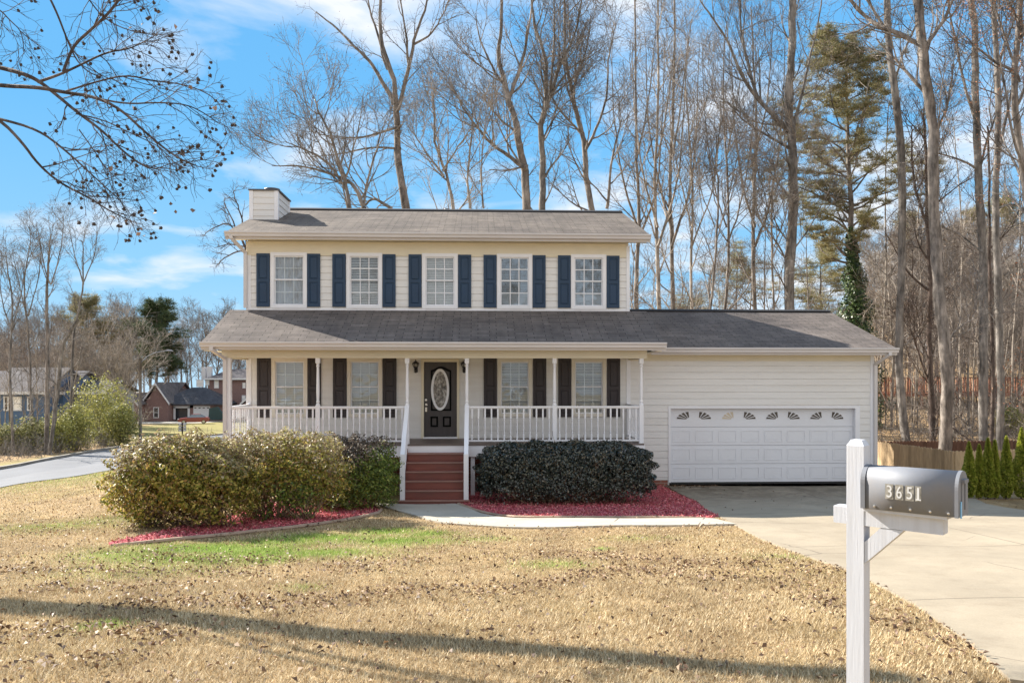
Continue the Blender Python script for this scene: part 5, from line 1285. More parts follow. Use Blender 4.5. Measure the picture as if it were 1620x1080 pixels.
def pine(name, label, base, Ht, r0, crown0, wid, seed, needles, puff=.5, nl=34, lean=(0, 0), group=None, nneed=150, topround=True, L=.22, wd=.012):
    r_ = random.Random(seed); rg = np.random.default_rng(seed); org = tuple(base); t = thing(name, label, 'pine tree', org, group)
    pts = [Vector(base) + Vector((lean[0]*(i/12)**1.5, lean[1]*(i/12)**1.5, Ht*i/12 - (.4 if i == 0 else 0))) + Vector((r_.gauss(0, .06), r_.gauss(0, .06), 0)) for i in range(13)]
    rad = [r0*(1-.85*i/12) for i in range(13)]; T = MB(); T.tube(pts, rad, 9, False); T.build('trunk', M['bark_tan'], t, org, True)
    C = MB(); cs = []
    for k in range(nl):
        f = crown0 + (1-crown0)*((k + r_.random())/nl)**.85; q = f*12; j = min(int(q), 11); p = pts[j].lerp(pts[j+1], q-j)
        g = (f-crown0)/(1-crown0); Lb = wid*(.45 + .75*math.sin(math.pi*min(g*.9+.12, 1)))*r_.uniform(.55, 1.15)*(1 if g < .85 else .85)
        a = r_.uniform(0, 6.283); d = Vector((math.cos(a), math.sin(a), r_.uniform(.0, 1.1))); c = wpath(p, d, Lb, 6, .2, .05, r_)
        rb = max(.02, r0*.28*(1-g*.6)); C.tube(c, [rb*(1-.8*i/6) for i in range(7)], 4, False)
        for i in range(2, 7):
            for _ in range(2):
                e = wpath(c[i], (c[i]-c[i-1]).normalized() + rvec(r_)*.6, Lb*.22, 2, .2, .1, r_); C.tube(e, [.02, .014, .008], 3, False); cs.append(e[-1])
            if r_.random() < .5: cs.append(c[i])
    C.build('limbs', M['bark_tan'], t, org)
    v = needle_puffs(cs, puff, nneed, L, wd, rg); np_mesh('crown', v, np.arange(len(v)).reshape(-1, 3), needles, t, org); return t, pts
bx, by = atpx(1356, 46); pb = Vector((bx, by, H(bx, by)))
pt, ppts = pine('pine_tree', 'tall olive green pine with ivy climbing its trunk behind the garage roof', pb, 22.0, .28, .40, 4.3, 7, M['needle'], .42, 70, (-.8, 0), None, 170, L=.19, wd=.013)
# ivy on its trunk and on the brush beside the garage
def ivy(parent, org, pts, z0, z1, rad, n, rg):
    z = rg.uniform(z0, z1, n); a = rg.uniform(0, 6.283, n); w = rad*(.35 + .65*np.abs(np.sin(z*1.7 + a)))*rg.uniform(.3, 1.1, n)*(1.1-1.0*(z-z0)/(z1-z0))
    P0 = np.array([tuple(q) for q in pts]); x = np.interp(z, P0[:, 2], P0[:, 0]); y = np.interp(z, P0[:, 2], P0[:, 1])
    p = np.stack([x + np.cos(a)*w, y + np.sin(a)*w, z], -1); nr = np.stack([np.cos(a), np.sin(a), np.full(n, .5)], -1) + rg.normal(size=(n, 3))*.5
    v, f = leaf_quads(p, nr, rg.uniform(.08, .17, n), .8, .2); return np_mesh('ivy', v, f, M['ivy'], parent, org)
M['ivy'] = island_mat('ivy_leaves', [(0.0, (0.02, 0.045, 0.012)), (0.6, (0.05, 0.09, 0.025)), (1.0, (0.14, 0.19, 0.06))], 0.4, 0.1)
ivy(pt, tuple(pb), ppts, pb.z, pb.z + 11.5, 1.9, 20000, np.random.default_rng(3))
bx, by = atpx(1300, 60); pine('pine_tree', 'smaller pine between the mossy trunk and the ivy covered pine', (bx, by, H(bx, by)), 12.0, .2, .3, 3.0, 9, M['needle'], .6, 30, (0, 0), None, 110)
bx, by = atpx(1165, 70); pine('pine_tree', 'low pine crown just visible over the middle of the garage ridge', (bx, by, H(bx, by)), 14.5, .2, .5, 3.2, 10, M['needle'], .6, 24, (0, 0), None, 90)
bx, by = atpx(1095, 95); pine('pine_tree', 'distant rounded pine over the left part of the garage ridge', (bx, by, H(bx, by)), 14, .2, .35, 3.6, 18, M['needle'], .8, 24, (0, 0), None, 90)
bx, by = atpx(248, 140); pine('pine_tree', 'dark green pine standing taller than the far wood on the left', (bx, by, H(bx, by)), 20.0, .35, .35, 4.6, 11, M['needle_dk'], 1.0, 40, (0, 0), None, 120, L=.5, wd=.03)
bx, by = atpx(140, 150); pine('pine_tree', 'brownish rounded pine in the far wood right of the bare trees', (bx, by, H(bx, by)), 21.5, .35, .4, 5.2, 12, M['needle'], 1.1, 36, (0, 0), None, 100, L=.5, wd=.03)
bx, by = atpx(205, 158); pine('pine_tree', 'dull green pine left of the dark pine in the far wood', (bx, by, H(bx, by)), 18.5, .3, .4, 4.5, 13, M['needle'], 1.1, 30, (0, 0), None, 90, L=.5, wd=.03)
for i, (px, dd, h_, lb) in enumerate(((1585, 130, 15, 'pine on the crest of the hillside near the right edge'), (1535, 140, 14, 'pine on the crest of the hillside left of the sweeping branched tree'), (1440, 135, 13, 'pine on the hill crest behind the straight grey trunk'))):
    bx, by = atpx(px, dd); pine('pine_tree', lb, (bx, by, H(bx, by)), h_, .25, .3, 3.8, 20+i, M['needle'], .9, 26, (0, 0), None, 90, L=.4, wd=.025)

# ------------------------------------------------------------------ hedges
def shell_points(n, box, rg, top_bias=0.0, rnd=3.2, shell=.55, lump=.12):
    """points in a rounded box (cx,cy,cz,hx,hy,hz), mostly near its surface; returns points and outward normals"""
    u = rg.normal(size=(n, 3)); u /= np.linalg.norm(u, axis=1, keepdims=True)
    m = (np.abs(u)**rnd).sum(1)**(1/rnd); s = u/m[:, None]
    rr = 1 - shell*rg.uniform(0, 1, n)**2.2
    q = s*3; l = 1 + lump*(np.sin(q[:, 0]*4.1 + q[:, 2]*2)*np.sin(q[:, 1]*3.7 + 1) + .6*np.sin(q[:, 2]*6.3 + q[:, 0]*5))
    p = s*rr[:, None]*l[:, None]; c = np.array(box[:3]); h_ = np.array(box[3:])
    nn = np.sign(s)*np.abs(s)**(rnd-1)/h_
    return c + p*h_, nn/np.linalg.norm(nn, axis=1, keepdims=True)
def twig_frame(mb, base, targets, r_, rad=.014):
    for t in targets:
        a = Vector(base) + Vector((r_.gauss(0, .12), r_.gauss(0, .08), 0)); b = Vector(t); c1 = a.lerp(b, .35) + rvec(r_)*.1 - Vector((0, 0, (b.z-a.z)*.08)); c2 = a.lerp(b, .7) + rvec(r_)*.08
        c = smooth3([a, c1, c2, b], 1); m = len(c); rr = rad*r_.uniform(.5, 1.3); mb.tube(c, [rr*(1-.75*i/(m-1)) for i in range(m)], 4, False)
        for _ in range(3):
            q = c[r_.randint(2, m-1)]; mb.tube(wpath(q, (b-a).normalized() + rvec(r_)*.7, r_.uniform(.15, .45), 3, .2, .02, r_), [.006, .005, .004, .003], 3, False)
M['stem'] = bark_mat('shrub_stems', (0.30, 0.215, 0.14), 20)
M['leaf_dark'] = island_mat('dark_glossy_hedge_leaves', [(0.0, (0.012, 0.018, 0.014)), (0.5, (0.026, 0.036, 0.024)), (0.82, (0.06, 0.072, 0.05)), (1.0, (0.22, 0.19, 0.12))], 0.3, 0.06, 0.8)
M['leaf_olive'] = island_mat('olive_hedge_leaves', [(0.0, (0.07, 0.085, 0.015)), (0.28, (0.19, 0.20, 0.03)), (0.5, (0.38, 0.36, 0.055)), (0.72, (0.42, 0.24, 0.10)), (1.0, (0.68, 0.58, 0.13))], 0.5, 0.4, 0.4)
M['leaf_bronze'] = island_mat('bronze_top_leaves', [(0.0, (0.16, 0.12, 0.06)), (0.35, (0.34, 0.24, 0.16)), (0.6, (0.36, 0.33, 0.09)), (1.0, (0.5, 0.44, 0.30))], 0.5, 0.35, 0.4)
M['leaf_green'] = island_mat('green_hedge_leaves', [(0.0, (0.045, 0.08, 0.012)), (0.5, (0.13, 0.19, 0.025)), (0.9, (0.27, 0.33, 0.06)), (1.0, (0.5, 0.5, 0.13))], 0.42, 0.3, 0.5)
def shrub(name, label, box, nleaf, mats, low_cut, seed, size=(.025, .055), bases=6, nst=60, gaps=True, group=None):
    """leafy shell carried by leggy stems; mats: (main, top, low)"""
    rg = np.random.default_rng(seed); r_ = random.Random(seed); cx, cy, cz, hx, hy, hz = box; g0 = H(cx, cy-hy*.5); org = (cx, cy, g0)
    t = thing(name, label, 'hedge', org, group)
    p, nn = shell_points(nleaf, box, rg, rnd=(2.5 if seed == 21 else 3.2 if gaps else 5.0), lump=(.14 if gaps else .06)); zr = (p[:, 2] - (cz-hz))/(2*hz)
    keep = p[:, 2] > H(cx, cy-hy) + .06
    if gaps:
        nz = np.sin(p[:, 0]*5.3 + 1.3*np.sin(p[:, 2]*4))*np.sin(p[:, 2]*6.1 + p[:, 1]*3 + seed); keep &= rg.uniform(0, 1, nleaf) < np.clip((zr-low_cut)*2.4 + .22 + .38*nz, .06, 1)
    else: keep &= rg.uniform(0, 1, nleaf) < np.clip((zr-low_cut)*6, .05, 1)
    p, nn, zr = p[keep], nn[keep], zr[keep]
    nr = nn + rg.normal(size=p.shape)*.75 + (0, 0, .3); sz = rg.uniform(size[0], size[1], len(p))
    pz = zr + .12*np.sin(p[:, 0]*3.1 + seed) + rg.normal(size=len(p))*.10
    grp = np.where(pz > .78, 1, np.where(pz < .42, 2, 0))
    for k, nm in ((0, 'leaves'), (1, 'top_leaves'), (2, 'low_leaves')):
        q = grp == k
        if mats[k] is None or not q.any(): continue
        v, f = leaf_quads(p[q], nr[q], sz[q], .55, .3, rg); np_mesh(nm, v, f, mats[k], t, org)
    mb = MB(); bs = [(cx + (i+.5)/bases*2*hx*.75 - hx*.75, cy + r_.uniform(-.25, .2)*hy, 0) for i in range(bases)]
    for b in bs:
        b = (b[0], b[1], H(b[0], b[1])-.03); tg = []
        for _ in range(nst//bases):
            i = r_.randrange(len(p)); q = p[i]
            if abs(q[0]-b[0]) < hx*1.0: tg.append(tuple(q))
        twig_frame(mb, b, tg, r_)
    mb.build('stems', M['stem'], t, org); return t
M['leaf_brown'] = island_mat('clipped_brown_top_leaves', [(0.0, (0.05, 0.04, 0.025)), (0.5, (0.15, 0.11, 0.08)), (1.0, (0.28, 0.22, 0.16))], 0.5, 0.2, 0.4)
MO_ = (M['leaf_olive'], M['leaf_bronze'], M['leaf_olive'])
gq = G(288, 843); a = Vector((gq[0]*1.045, gq[1] + .72, 0))
shrub('leggy_hedge', 'leggy overgrown hedge with yellow green leaves, the leftmost shrub before the porch', (a.x, a.y, .74, 1.22, .80, .92), 48000, MO_, .32, 21, (.04, .085), bases=3, nst=200)
gq = G(435, 828); a = Vector((gq[0]*1.04, gq[1] + .72, 0))
shrub('leggy_hedge', 'leggy hedge with see-through bare stems in the middle of the left bed', (a.x, a.y, .66, 1.25, .80, .94), 40000, (M['leaf_olive'], M['leaf_bronze'], M['leaf_green']), .34, 22, (.04, .08), bases=3, nst=150)
gq = G(556, 812); a = Vector((gq[0]*1.03, gq[1] + .68, 0))
shrub('leafy_hedge', 'dense green hedge with a brown clipped top just left of the front steps', (a.x-.10, a.y+.1, .56, 1.0, .70, .84), 36000, (M['leaf_green'], M['leaf_brown'], M['leaf_green']), .05, 23, (.03, .065), bases=3, nst=90)
a = P3(895, 740, 18.45)
shrub('clipped_hedge', 'dark glossy boxy hedge in front of the porch right of the steps', (a.x+.0, a.y, .50, 1.96, .66, .73), 64000, (M['leaf_dark'],)*3, .14, 24, (.035, .075), bases=7, nst=140, gaps=False)

# ------------------------------------------------------------------ arborvitae
M['arbor'] = island_mat('arborvitae_sprays', [(0.0, (0.12, 0.17, 0.02)), (0.5, (0.33, 0.38, 0.045)), (1.0, (0.6, 0.56, 0.12))], 0.5, 0.5)
for i, (px, top, w_, lb) in enumerate(((1533, 702, 17, 'small conical arborvitae, the leftmost in the row beyond the driveway'), (1549, 706, 13, 'darker arborvitae, second from the left in the row beyond the driveway'), (1563, 696, 17, 'arborvitae in the middle of the row, third from the left'), (1574, 699, 13, 'narrow arborvitae, fourth from the left in the row'), (1592, 693, 17, 'conical arborvitae, fifth from the left in the row beyond the driveway'), (1616, 680, 20, 'tallest arborvitae at the right end of the row'))):
    dd = 19.2; p0 = P3(px, 600, dd); g = H(p0.x, p0.y); Ht = CAMZ + (HZ-top)*dd/F - g; rg = np.random.default_rng(60+i)
    t = thing('arborvitae', lb, 'evergreen shrub', (p0.x, p0.y, g), 'arborvitae row beyond the driveway')
    n = 7000; u = rg.uniform(0, 1, n)**.75; a = rg.uniform(0, 6.283, n); R0 = w_*dd/F*.66
    prof = np.clip(np.minimum((1-u)*1.35, .35 + u*3), 0, 1)**.8; rr = R0*prof*(1 + .12*np.sin(a*5 + u*17) + .08*np.sin(u*31 + a*2))*(1 - .45*rg.uniform(0, 1, n)**2)
    p = np.stack([p0.x + np.cos(a)*rr, p0.y + np.sin(a)*rr, g + .04 + u*Ht], -1); nr = np.stack([np.cos(a+1.4), np.sin(a+1.4), np.full(n, .1)], -1) + rg.normal(size=(n, 3))*.45
    v, f = leaf_quads(p, nr, rg.uniform(.04, .085, n), .5, .15, rg); np_mesh('crown', v, f, M['arbor'], t, (p0.x, p0.y, g))
    mb = MB(); mb.tube([(p0.x, p0.y, g-.1), (p0.x, p0.y, g+Ht*.9)], [.03, .008], 6); mb.build('trunk', M['bark_dark'], t, (p0.x, p0.y, g))

# ------------------------------------------------------------------ green bushes across the street
M['bushleaf'] = island_mat('yellow_green_bush_leaves', [(0.0, (0.14, 0.15, 0.04)), (0.5, (0.30, 0.30, 0.08)), (1.0, (0.50, 0.46, 0.16))], 0.6, 0.3)
M['bushdull'] = island_mat('dull_green_bush_leaves', [(0.0, (0.13, 0.14, 0.05)), (0.5, (0.28, 0.28, 0.11)), (1.0, (0.42, 0.38, 0.2))], 0.7, 0.25)
def bush(label, px, py0, py1, wpx, dd, mat, seed, n=5000, size=(.1, .22), group='bushes along the far side of the street'):
    rg = np.random.default_rng(seed); r_ = random.Random(seed); c = P3(px, py1, dd); g = H(c.x, c.y); top = CAMZ + (HZ-py0)*dd/F; hx = wpx*dd/F/2; t = thing('bush', label, 'bush', (c.x, c.y, g), group)
    hz = (top-g)/2; p, nn = shell_points(n, (c.x, c.y, g+hz, hx, hx*.8, hz), rg, rnd=2.2, shell=.8, lump=.22); k = p[:, 2] > g; p, nn = p[k], nn[k]
    v, f = leaf_quads(p, nn + rg.normal(size=p.shape)*.9, rg.uniform(size[0], size[1], len(p)), .5, .2, rg); np_mesh('foliage', v, f, mat, t, (c.x, c.y, g))
    mb = MB(); twig_frame(mb, (c.x, c.y, g), [tuple(p[r_.randrange(len(p))]) for _ in range(40)], r_, .03); mb.build('stems', M['bark_tan'], t, (c.x, c.y, g)); return t
bush('large rounded yellow green bush beside the street lamp', 163, 598, 700, 88, 62, M['bushleaf'], 71, 6000)
bush('bright bush at the foot of the large rounded bush, near the kerb', 192, 640, 703, 50, 60, M['bushleaf'], 72, 4500)
bush('yellow green bush left of the large rounded bush', 118, 640, 703, 60, 56, M['bushleaf'], 73, 4000)
bush('light green bush below the dark leaning snag', 90, 655, 706, 56, 54, M['bushleaf'], 74, 3000)
bush('dull green bush in front of the blue house', 48, 660, 709, 50, 53, M['bushdull'], 75, 3000)
bush('brownish low bush at the left edge of the view', 8, 672, 713, 50, 52, M['bushdull'], 76, 3000)
bush('small green bush beyond the fence near the right edge', 1598, 645, 690, 44, 42, M['bushleaf'], 77, 3000, (.06, .14), None)

# ------------------------------------------------------------------ sweetgum whose branches hang into the upper left of the view
SD = 9.0
TB = Vector((-10.1, 10.44, 0)); TB.z = H(TB.x, TB.y)
ln = Vector((.15, .27, 1.0))
tp = [TB + ln*(z) + Vector((.05*math.sin(z), .05*math.cos(z*.7), 0)) for z in (-.4, 0, 1, 2, 3, 4, 5, 6, 7, 8.2, 9.4)]
rd = [.40, .36, .33, .31, .29, .28, .26, .24, .22, .19, .16]
def SG(pts, z0, dd0=9.2, dds=0.0):
    st = TB + ln*z0; q = [st] ; n = len(pts)
    for i, (x, y) in enumerate(pts): q.append(P3(x, y, dd0 + dds*i/n + .12*math.sin(i*2.1)))
    return smooth3(q, 2)
def rr_(pts, a, b): m = len(pts); return [a + (b-a)*i/(m-1) for i in range(m)]
limbs = []
for pts, z0, a, b, d0, ds in (([(-70, 90), (0, 107), (35, 116), (62, 128), (95, 155), (125, 180), (160, 205), (195, 240), (225, 262), (250, 268)], 4.6, .05, .008, 9.3, -.6),
        ([(-70, 125), (0, 136), (60, 138), (100, 146), (150, 153), (190, 172), (225, 205), (260, 235), (285, 252), (310, 262)], 4.9, .045, .007, 9.0, -.9),
        ([(-60, 160), (0, 189), (35, 225), (60, 260), (95, 290), (140, 312), (175, 335), (205, 348)], 3.9, .04, .006, 8.8, .6),
        ([(100, 114), (108, 92), (118, 70), (150, 42), (178, 15), (200, -20)], 5.4, .03, .02, 9.1, 0), ([(60, 130), (95, 118), (125, 104), (170, 82), (205, 78), (240, 60)], 5.2, .03, .006, 9.2, -.5),
        ([(-60, -60), (70, -20), (90, 20), (105, 60), (120, 95), (140, 115), (160, 122)], 6.5, .03, .006, 9.0, .3), ([(-40, 0), (0, 15), (15, 32), (35, 50), (38, 85)], 5.8, .018, .005, 9.3, .3),
        ([(-60, 175), (0, 188), (60, 205), (100, 235), (130, 262), (160, 290), (185, 312)], 4.1, .03, .006, 8.6, -.4), ([(100, 146), (150, 130), (200, 118), (240, 128), (290, 133), (330, 148), (347, 165)], 5.0, .02, .005, 9.2, .5),
        ([(150, 155), (200, 165), (250, 162), (295, 165), (325, 180), (345, 195)], 5.0, .018, .005, 8.9, .2), ([(120, -40), (140, 0), (165, 30), (200, 48), (245, 56)], 6.8, .016, .005, 9.4, .2), ([(120, 180), (165, 190), (205, 210), (245, 228), (262, 240)], 4.8, .014, .004, 9.1, .3),
        ([(125, 205), (150, 240), (170, 270), (195, 290)], 4.7, .012, .004, 9.0, .2)):
    if pts[0][0] < 0: P_ = SG(pts, z0, d0, ds)
    else: P_ = smooth3([P3(x, y, d0 + ds*i/len(pts)) for i, (x, y) in enumerate(pts)], 2)
    limbs.append((P_, rr_(P_, a*.62, b*.8), 1))
sgp = prm(n=[1, 13, 5, 2], len=[1, .62, .30, .16], t0=[.3, .25, .12, .1], ang=[(25, 50), (20, 60), (25, 60), (30, 60)], seg=[6, 6, 4, 2], wan=[.1, .15, .2, .2], trop=[0, -.02, -.03, -.03], rmax=[.03, .009, .0045, .003], rend=[.01, .0028, .0022, .0018])
r = random.Random(77); sg = thing('sweetgum_tree', 'sweetgum whose bare branches with spiky seed balls hang into the upper left sky', 'tree', tuple(TB))
mbT = MB(); mbT.tube(tp, rd, 12, False); mbC = MB(); tips = []
up_l = []
for k in range(0):
    q = tp[-1]; c = wpath(q, Vector((r.gauss(-.3, .5), r.gauss(0, .5), 1.2)), 3.2, 8, .1, .05, r); up_l.append((c, rr_(c, .07, .015), 1))
for (P_, rad, lev) in limbs:
    n0 = len(tips); mbC.tube(P_, rad, 6, False); i0 = len(P_)//3 if rad[0] > .018 else 0; branch_out(mbC, P_[i0:], rad[i0:], 1, sgp, r, tips)
sgu = dict(sgp); sgu['len'] = [1, 1.3, .6, .3]; sgu['n'] = [1, 7, 3, 1]
for (P_, rad, lev) in up_l: mbC.tube(P_, rad, 6, False); branch_out(mbC, P_, rad, 1, sgu, r, tips)
M['bark_gum'] = bark_mat('sweetgum_bark', (0.11, 0.09, 0.085), 9)
mbT.build('trunk', M['bark_gum'], sg, tuple(TB), True); mbC.build('crown', M['bark_gum'], sg, tuple(TB))
M['ball'] = pm('sweetgum_seed_ball', (0.055, 0.045, 0.045), 0.9, .3, 40)
ball = MB()
bmb = __import__('bmesh'); b_ = bmb.new(); bmb.ops.create_icosphere(b_, subdivisions=2, radius=.0145)
for i, v in enumerate(b_.verts):
    if i % 2: v.co *= 1.45
bme = bpy.data.meshes.new('seed_ball'); b_.to_mesh(bme); b_.free(); bme.materials.append(M['ball'])
vis = [t for t in tips if t[0].y > 5 and -.62 < t[0].x/t[0].y < -.30]; r.shuffle(vis)
for t in vis[:99]:
    o = bpy.data.objects.new('seed_ball', bme); COL.objects.link(o); o.parent = sg; s = r.uniform(.85, 1.25)
    o.location = t[0] - TB + Vector((0, 0, -.03)); o.scale = (s,)*3; o.rotation_euler = (r.random()*6, r.random()*6, 0)
mb = MB()
rest = vis[99:250]
v = bme.vertices; vc = [x.co.copy() for x in v]; ff = [tuple(p.vertices) for p in bme.polygons]
for t in rest: mb.add([tuple(c*r.uniform(.8, 1.1) + t[0] + Vector((0, 0, -.03))) for c in vc], ff)
if rest: o = mb.build('seed_balls', M['ball'], sg, tuple(TB)); o['kind'] = 'stuff'
P_ = np.array([tuple(t[0]) for t in vis[330:352]] + [tuple(P3(x, y, 8.9)) for x, y in ((223, 362), (228, 372), (219, 370), (270, 322), (305, 332), (278, 335), (200, 350), (180, 345))])
v_, f_ = leaf_quads(P_, rng.normal(size=P_.shape), rng.uniform(.04, .075, len(P_)), .8, .4); np_mesh('dry_leaves', v_, f_, M['seed'], sg, tuple(TB))
# ================================================================== FENCES, DECK, BACKGROUND HOUSES, STREET THINGS
def wood_mat(name, base, var=.25, axis=0):
    m, nt, b = new_mat(name)
    tc = nt.nodes.new('ShaderNodeTexCoord'); g = nt.nodes.new('ShaderNodeNewGeometry')
    mp = nt.nodes.new('ShaderNodeMapping'); mp.inputs['Scale'].default_value = (6, 6, .6); nt.links.new(tc.outputs['Object'], mp.inputs[0])
    n = noise_n(nt, mp.outputs[0], 5, 5, .65); col = ramp(nt, n, [(.3, [c*(1-var) for c in base]), (.7, [c*(1+var) for c in base])])
    col = mixc(nt, .8, col, ramp(nt, g.outputs['Random Per Island'], [(0, (.7, .69, .68)), (1, (1.2, 1.2, 1.2))]), 'MULTIPLY')
    nt.links.new(col, b.inputs['Base Color']); b.inputs['Roughness'].default_value = .9; b.inputs['Specular IOR Level'].default_value = .15; return m
M['fence_tan'] = wood_mat('tan_fence_boards', (.42, .31, .19)); M['fence_brown'] = wood_mat('brown_stained_fence', (.13, .075, .055)); M['deckwood'] = wood_mat('orange_red_deck_stain', (.36, .17, .11), .25)
def fence(label, a, b, ztop, hgt_, mat, post_every=2.4, bw=.14, gap=.006, cap=None):
    A, B = Vector(a), Vector(b); d = (B-A); L = d.length; d.normalize(); nrm = Vector((-d.y, d.x, 0)); t = thing('wooden_fence', label, 'fence', (A.x, A.y, ztop-hgt_)); org = (A.x, A.y, ztop-hgt_)
    mb = MB(); r_ = random.Random(int(A.x*7)); n = int(L/(bw+gap))
    for i in range(n):
        c = A + d*(i+.5)*(bw+gap); h = hgt_ - r_.uniform(0, .03); q = bw/2; y = nrm*.009
        prof = [(-q, 0), (q, 0), (q, h-.05), (q*.5, h), (-q*.5, h), (-q, h-.05)]
        vs = [tuple(Vector((c.x, c.y, ztop-hgt_)) + d*p[0] + UP*p[1] + s*y) for s in (-1, 1) for p in prof]
        mb.add(vs, [(0, 1, 2, 3, 4, 5), (11, 10, 9, 8, 7, 6)] + [(i_, 6+i_, 6+(i_+1) % 6, (i_+1) % 6) for i_ in range(6)])
    mb.build('panel', mat, t, org)
    mb = MB()
    for z in (.25, .9, hgt_-.3): mb.bar(Vector((A.x, A.y, ztop-hgt_+z)) + nrm*.035, Vector((B.x, B.y, ztop-hgt_+z)) + nrm*.035, .04, .09)
    mb.build('rail', mat, t, org)
    k = 0
    while k <= L:
        c = A + d*k + nrm*.09; mb = MB(); mb.box(c.x-.05, c.x+.05, c.y-.05, c.y+.05, ztop-hgt_-.3, ztop-.03); mb.build('post', mat, t, org); k += post_every
    return t
a = P3(1372, 697, 28.5); b2 = P3(1511, 713, 24.0)
fence('sunlit tan privacy fence running from the garage corner towards the arborvitae', (a.x, a.y, 0), (b2.x, b2.y, 0), .56, 1.85, M['fence_tan'])
c = P3(1700, 706, 25.3); fence('shaded tan fence behind the arborvitae row', (b2.x, b2.y, 0), (c.x, c.y, 0), .56, 1.85, M['fence_tan'])
a = P3(1375, 697, 33.5); b3 = P3(1500, 699, 33.0); c = P3(1720, 694, 34.0)
fence('dark brown fence farther back, beyond the tan fence', (a.x, a.y, 0), (c.x, c.y, 0), .13, 1.5, M['fence_brown'])

# deck in the woods
dk = P3(1395, 640, 58); d2 = P3(1680, 640, 58); zt = CAMZ + (600-597)*58/F; zf = CAMZ + (600-622)*58/F
D0 = (dk.x, dk.y, H(dk.x, dk.y)); deck = thing('wooden_deck', 'orange red wooden deck with a railing standing among the trees on the right', 'deck', D0)
ax = Vector((d2.x-dk.x, d2.y-dk.y, 0)); Ld = ax.length; ax.normalize(); nv = Vector((-ax.y, ax.x, 0)); o = Vector((dk.x, dk.y, 0))
mb = MB(); mb.obox(o + ax*Ld/2 + nv*2 + UP*(zf-.1), ax*Ld/2, nv*2, UP*.12); mb.build('deck_floor', M['deckwood'], deck, D0)
mb = MB(); mb.bar(o + UP*zt, o + ax*Ld + UP*zt, .12, .06); mb.bar(o + UP*(zf+.1), o + ax*Ld + UP*(zf+.1), .06, .06)
k = 0
while k < Ld: mb.bar(o + ax*k + UP*zf, o + ax*k + UP*zt, .07, .07, 0, (1, 0, 0)); k += .17
mb.build('railing', M['deckwood'], deck, D0)
k = .3
while k < Ld:
    mb = MB(); p = o + ax*k; z = H(p.x, p.y); mb.box(p.x-.08, p.x+.08, p.y-.08, p.y+.08, z-.3, zt+.05); mb.build('post', M['deckwood'], deck, D0); k += 2.6
M['far_siding'] = pm('far_grey_siding', (.24, .25, .28), .8, .1, 2); M['far_roof'] = shingle_mat('far_shingles', (.13, .125, .14)); M['far_white'] = pm('far_white_paint', (.7, .7, .72), .6, .03); M['far_glass_and_bay'] = pm('far_dark_glass_and_bay_shade', (.03, .035, .045), .15, .2)
M['far_blue'] = pm('blue_house_siding', (.07, .13, .24), .7, .1, 2); M['far_roofs'] = shingle_mat('far_shingles_dark', (.085, .09, .105)); M['far_roofx'] = shingle_mat('far_shingles_side', (.16, .15, .155), True)

def gable_block(root, org, name, x0, x1, y0, y1, z0, ze, rise, wmat, rmat, ridge='x', ov=.4, trim=True):
    mb = MB(); mb.box(x0, x1, y0, y1, z0, ze)
    if ridge == 'x':
        ym = (y0+y1)/2
        for a in (x0, x1-.1): mb.prism([(y0, ze), (y1, ze), (ym, ze+rise*(y1-y0)/(y1-y0+2*ov))], a, a+.1, 'x')
    else:
        xm = (x0+x1)/2
        for a in (y0, y1-.1): mb.prism([(x0, ze), (x1, ze), (xm, ze+rise*(x1-x0)/(x1-x0+2*ov))], a, a+.1, 'y')
    mb.build('wall', wmat, root, org)
    mb = MB(); t = .15
    if ridge == 'x':
        s = rise/((y1-y0)/2+ov)
        mb.prism([(y0-ov, ze-s*0), (ym, ze+rise), (y1+ov, ze), (y1+ov, ze+t), (ym, ze+rise+t), (y0-ov, ze+t)], x0-ov, x1+ov, 'x')
    else:
        mb.prism([(x0-ov, ze), (xm, ze+rise), (x1+ov, ze), (x1+ov, ze+t), (xm, ze+rise+t), (x0-ov, ze+t)], y0-ov, y1+ov, 'y')
    rf = mb.build('roof', rmat, root, org)
    if trim:
        mb = MB()
        if ridge == 'x': mb.box(x0-ov, x1+ov, y0-ov-.12, y0-ov-.01, ze-.12, ze+t)
        else: mb.prism([(x0-ov, ze-.22), (xm, ze+rise-.22), (x1+ov, ze-.22), (x1+ov, ze+t), (xm, ze+rise+t), (x0-ov, ze+t)], y0-ov-.12, y0-ov-.01, 'y')
        mb.build('fascia', M['far_white'], rf, org)
    return rf
def hip_roof(root, org, x0, x1, y0, y1, ze, rise, mat, ridge_half):
    xm, ym = (x0+x1)/2, (y0+y1)/2; mb = MB()
    mb.add([(x0, y0, ze), (x1, y0, ze), (x1, y1, ze), (x0, y1, ze), (xm-ridge_half, ym, ze+rise), (xm+ridge_half, ym, ze+rise), (x0, y0, ze-.2), (x1, y0, ze-.2), (x1, y1, ze-.2), (x0, y1, ze-.2)],
           [(0, 1, 5, 4), (1, 2, 5), (2, 3, 4, 5), (3, 0, 4), (0, 6, 7, 1), (1, 7, 8, 2), (2, 8, 9, 3), (3, 9, 6, 0), (6, 9, 8, 7)])
    return mb.build('roof', mat, root, org)
def far_window(root, org, x0, x1, z0, z1, y, white=True):
    mb = MB(); t = .12; mb.box(x0, x1, y-.06, y-.002, z0, z0+t); mb.box(x0, x1, y-.06, y-.002, z1-t, z1); mb.box(x0, x0+t, y-.06, y-.002, z0+t, z1-t); mb.box(x1-t, x1, y-.06, y-.002, z0+t, z1-t); mb.box(x0+t, x1-t, y-.05, y-.004, (z0+z1)/2-.04, (z0+z1)/2+.04)
    w_ = mb.build('window', M['far_white'], root, org); mb = MB(); mb.box(x0+t, x1-t, y-.03, y-.003, z0+t, z1-t); mb.build('pane', M['blind'] if white else M['far_glass_and_bay'], w_, org); return w_
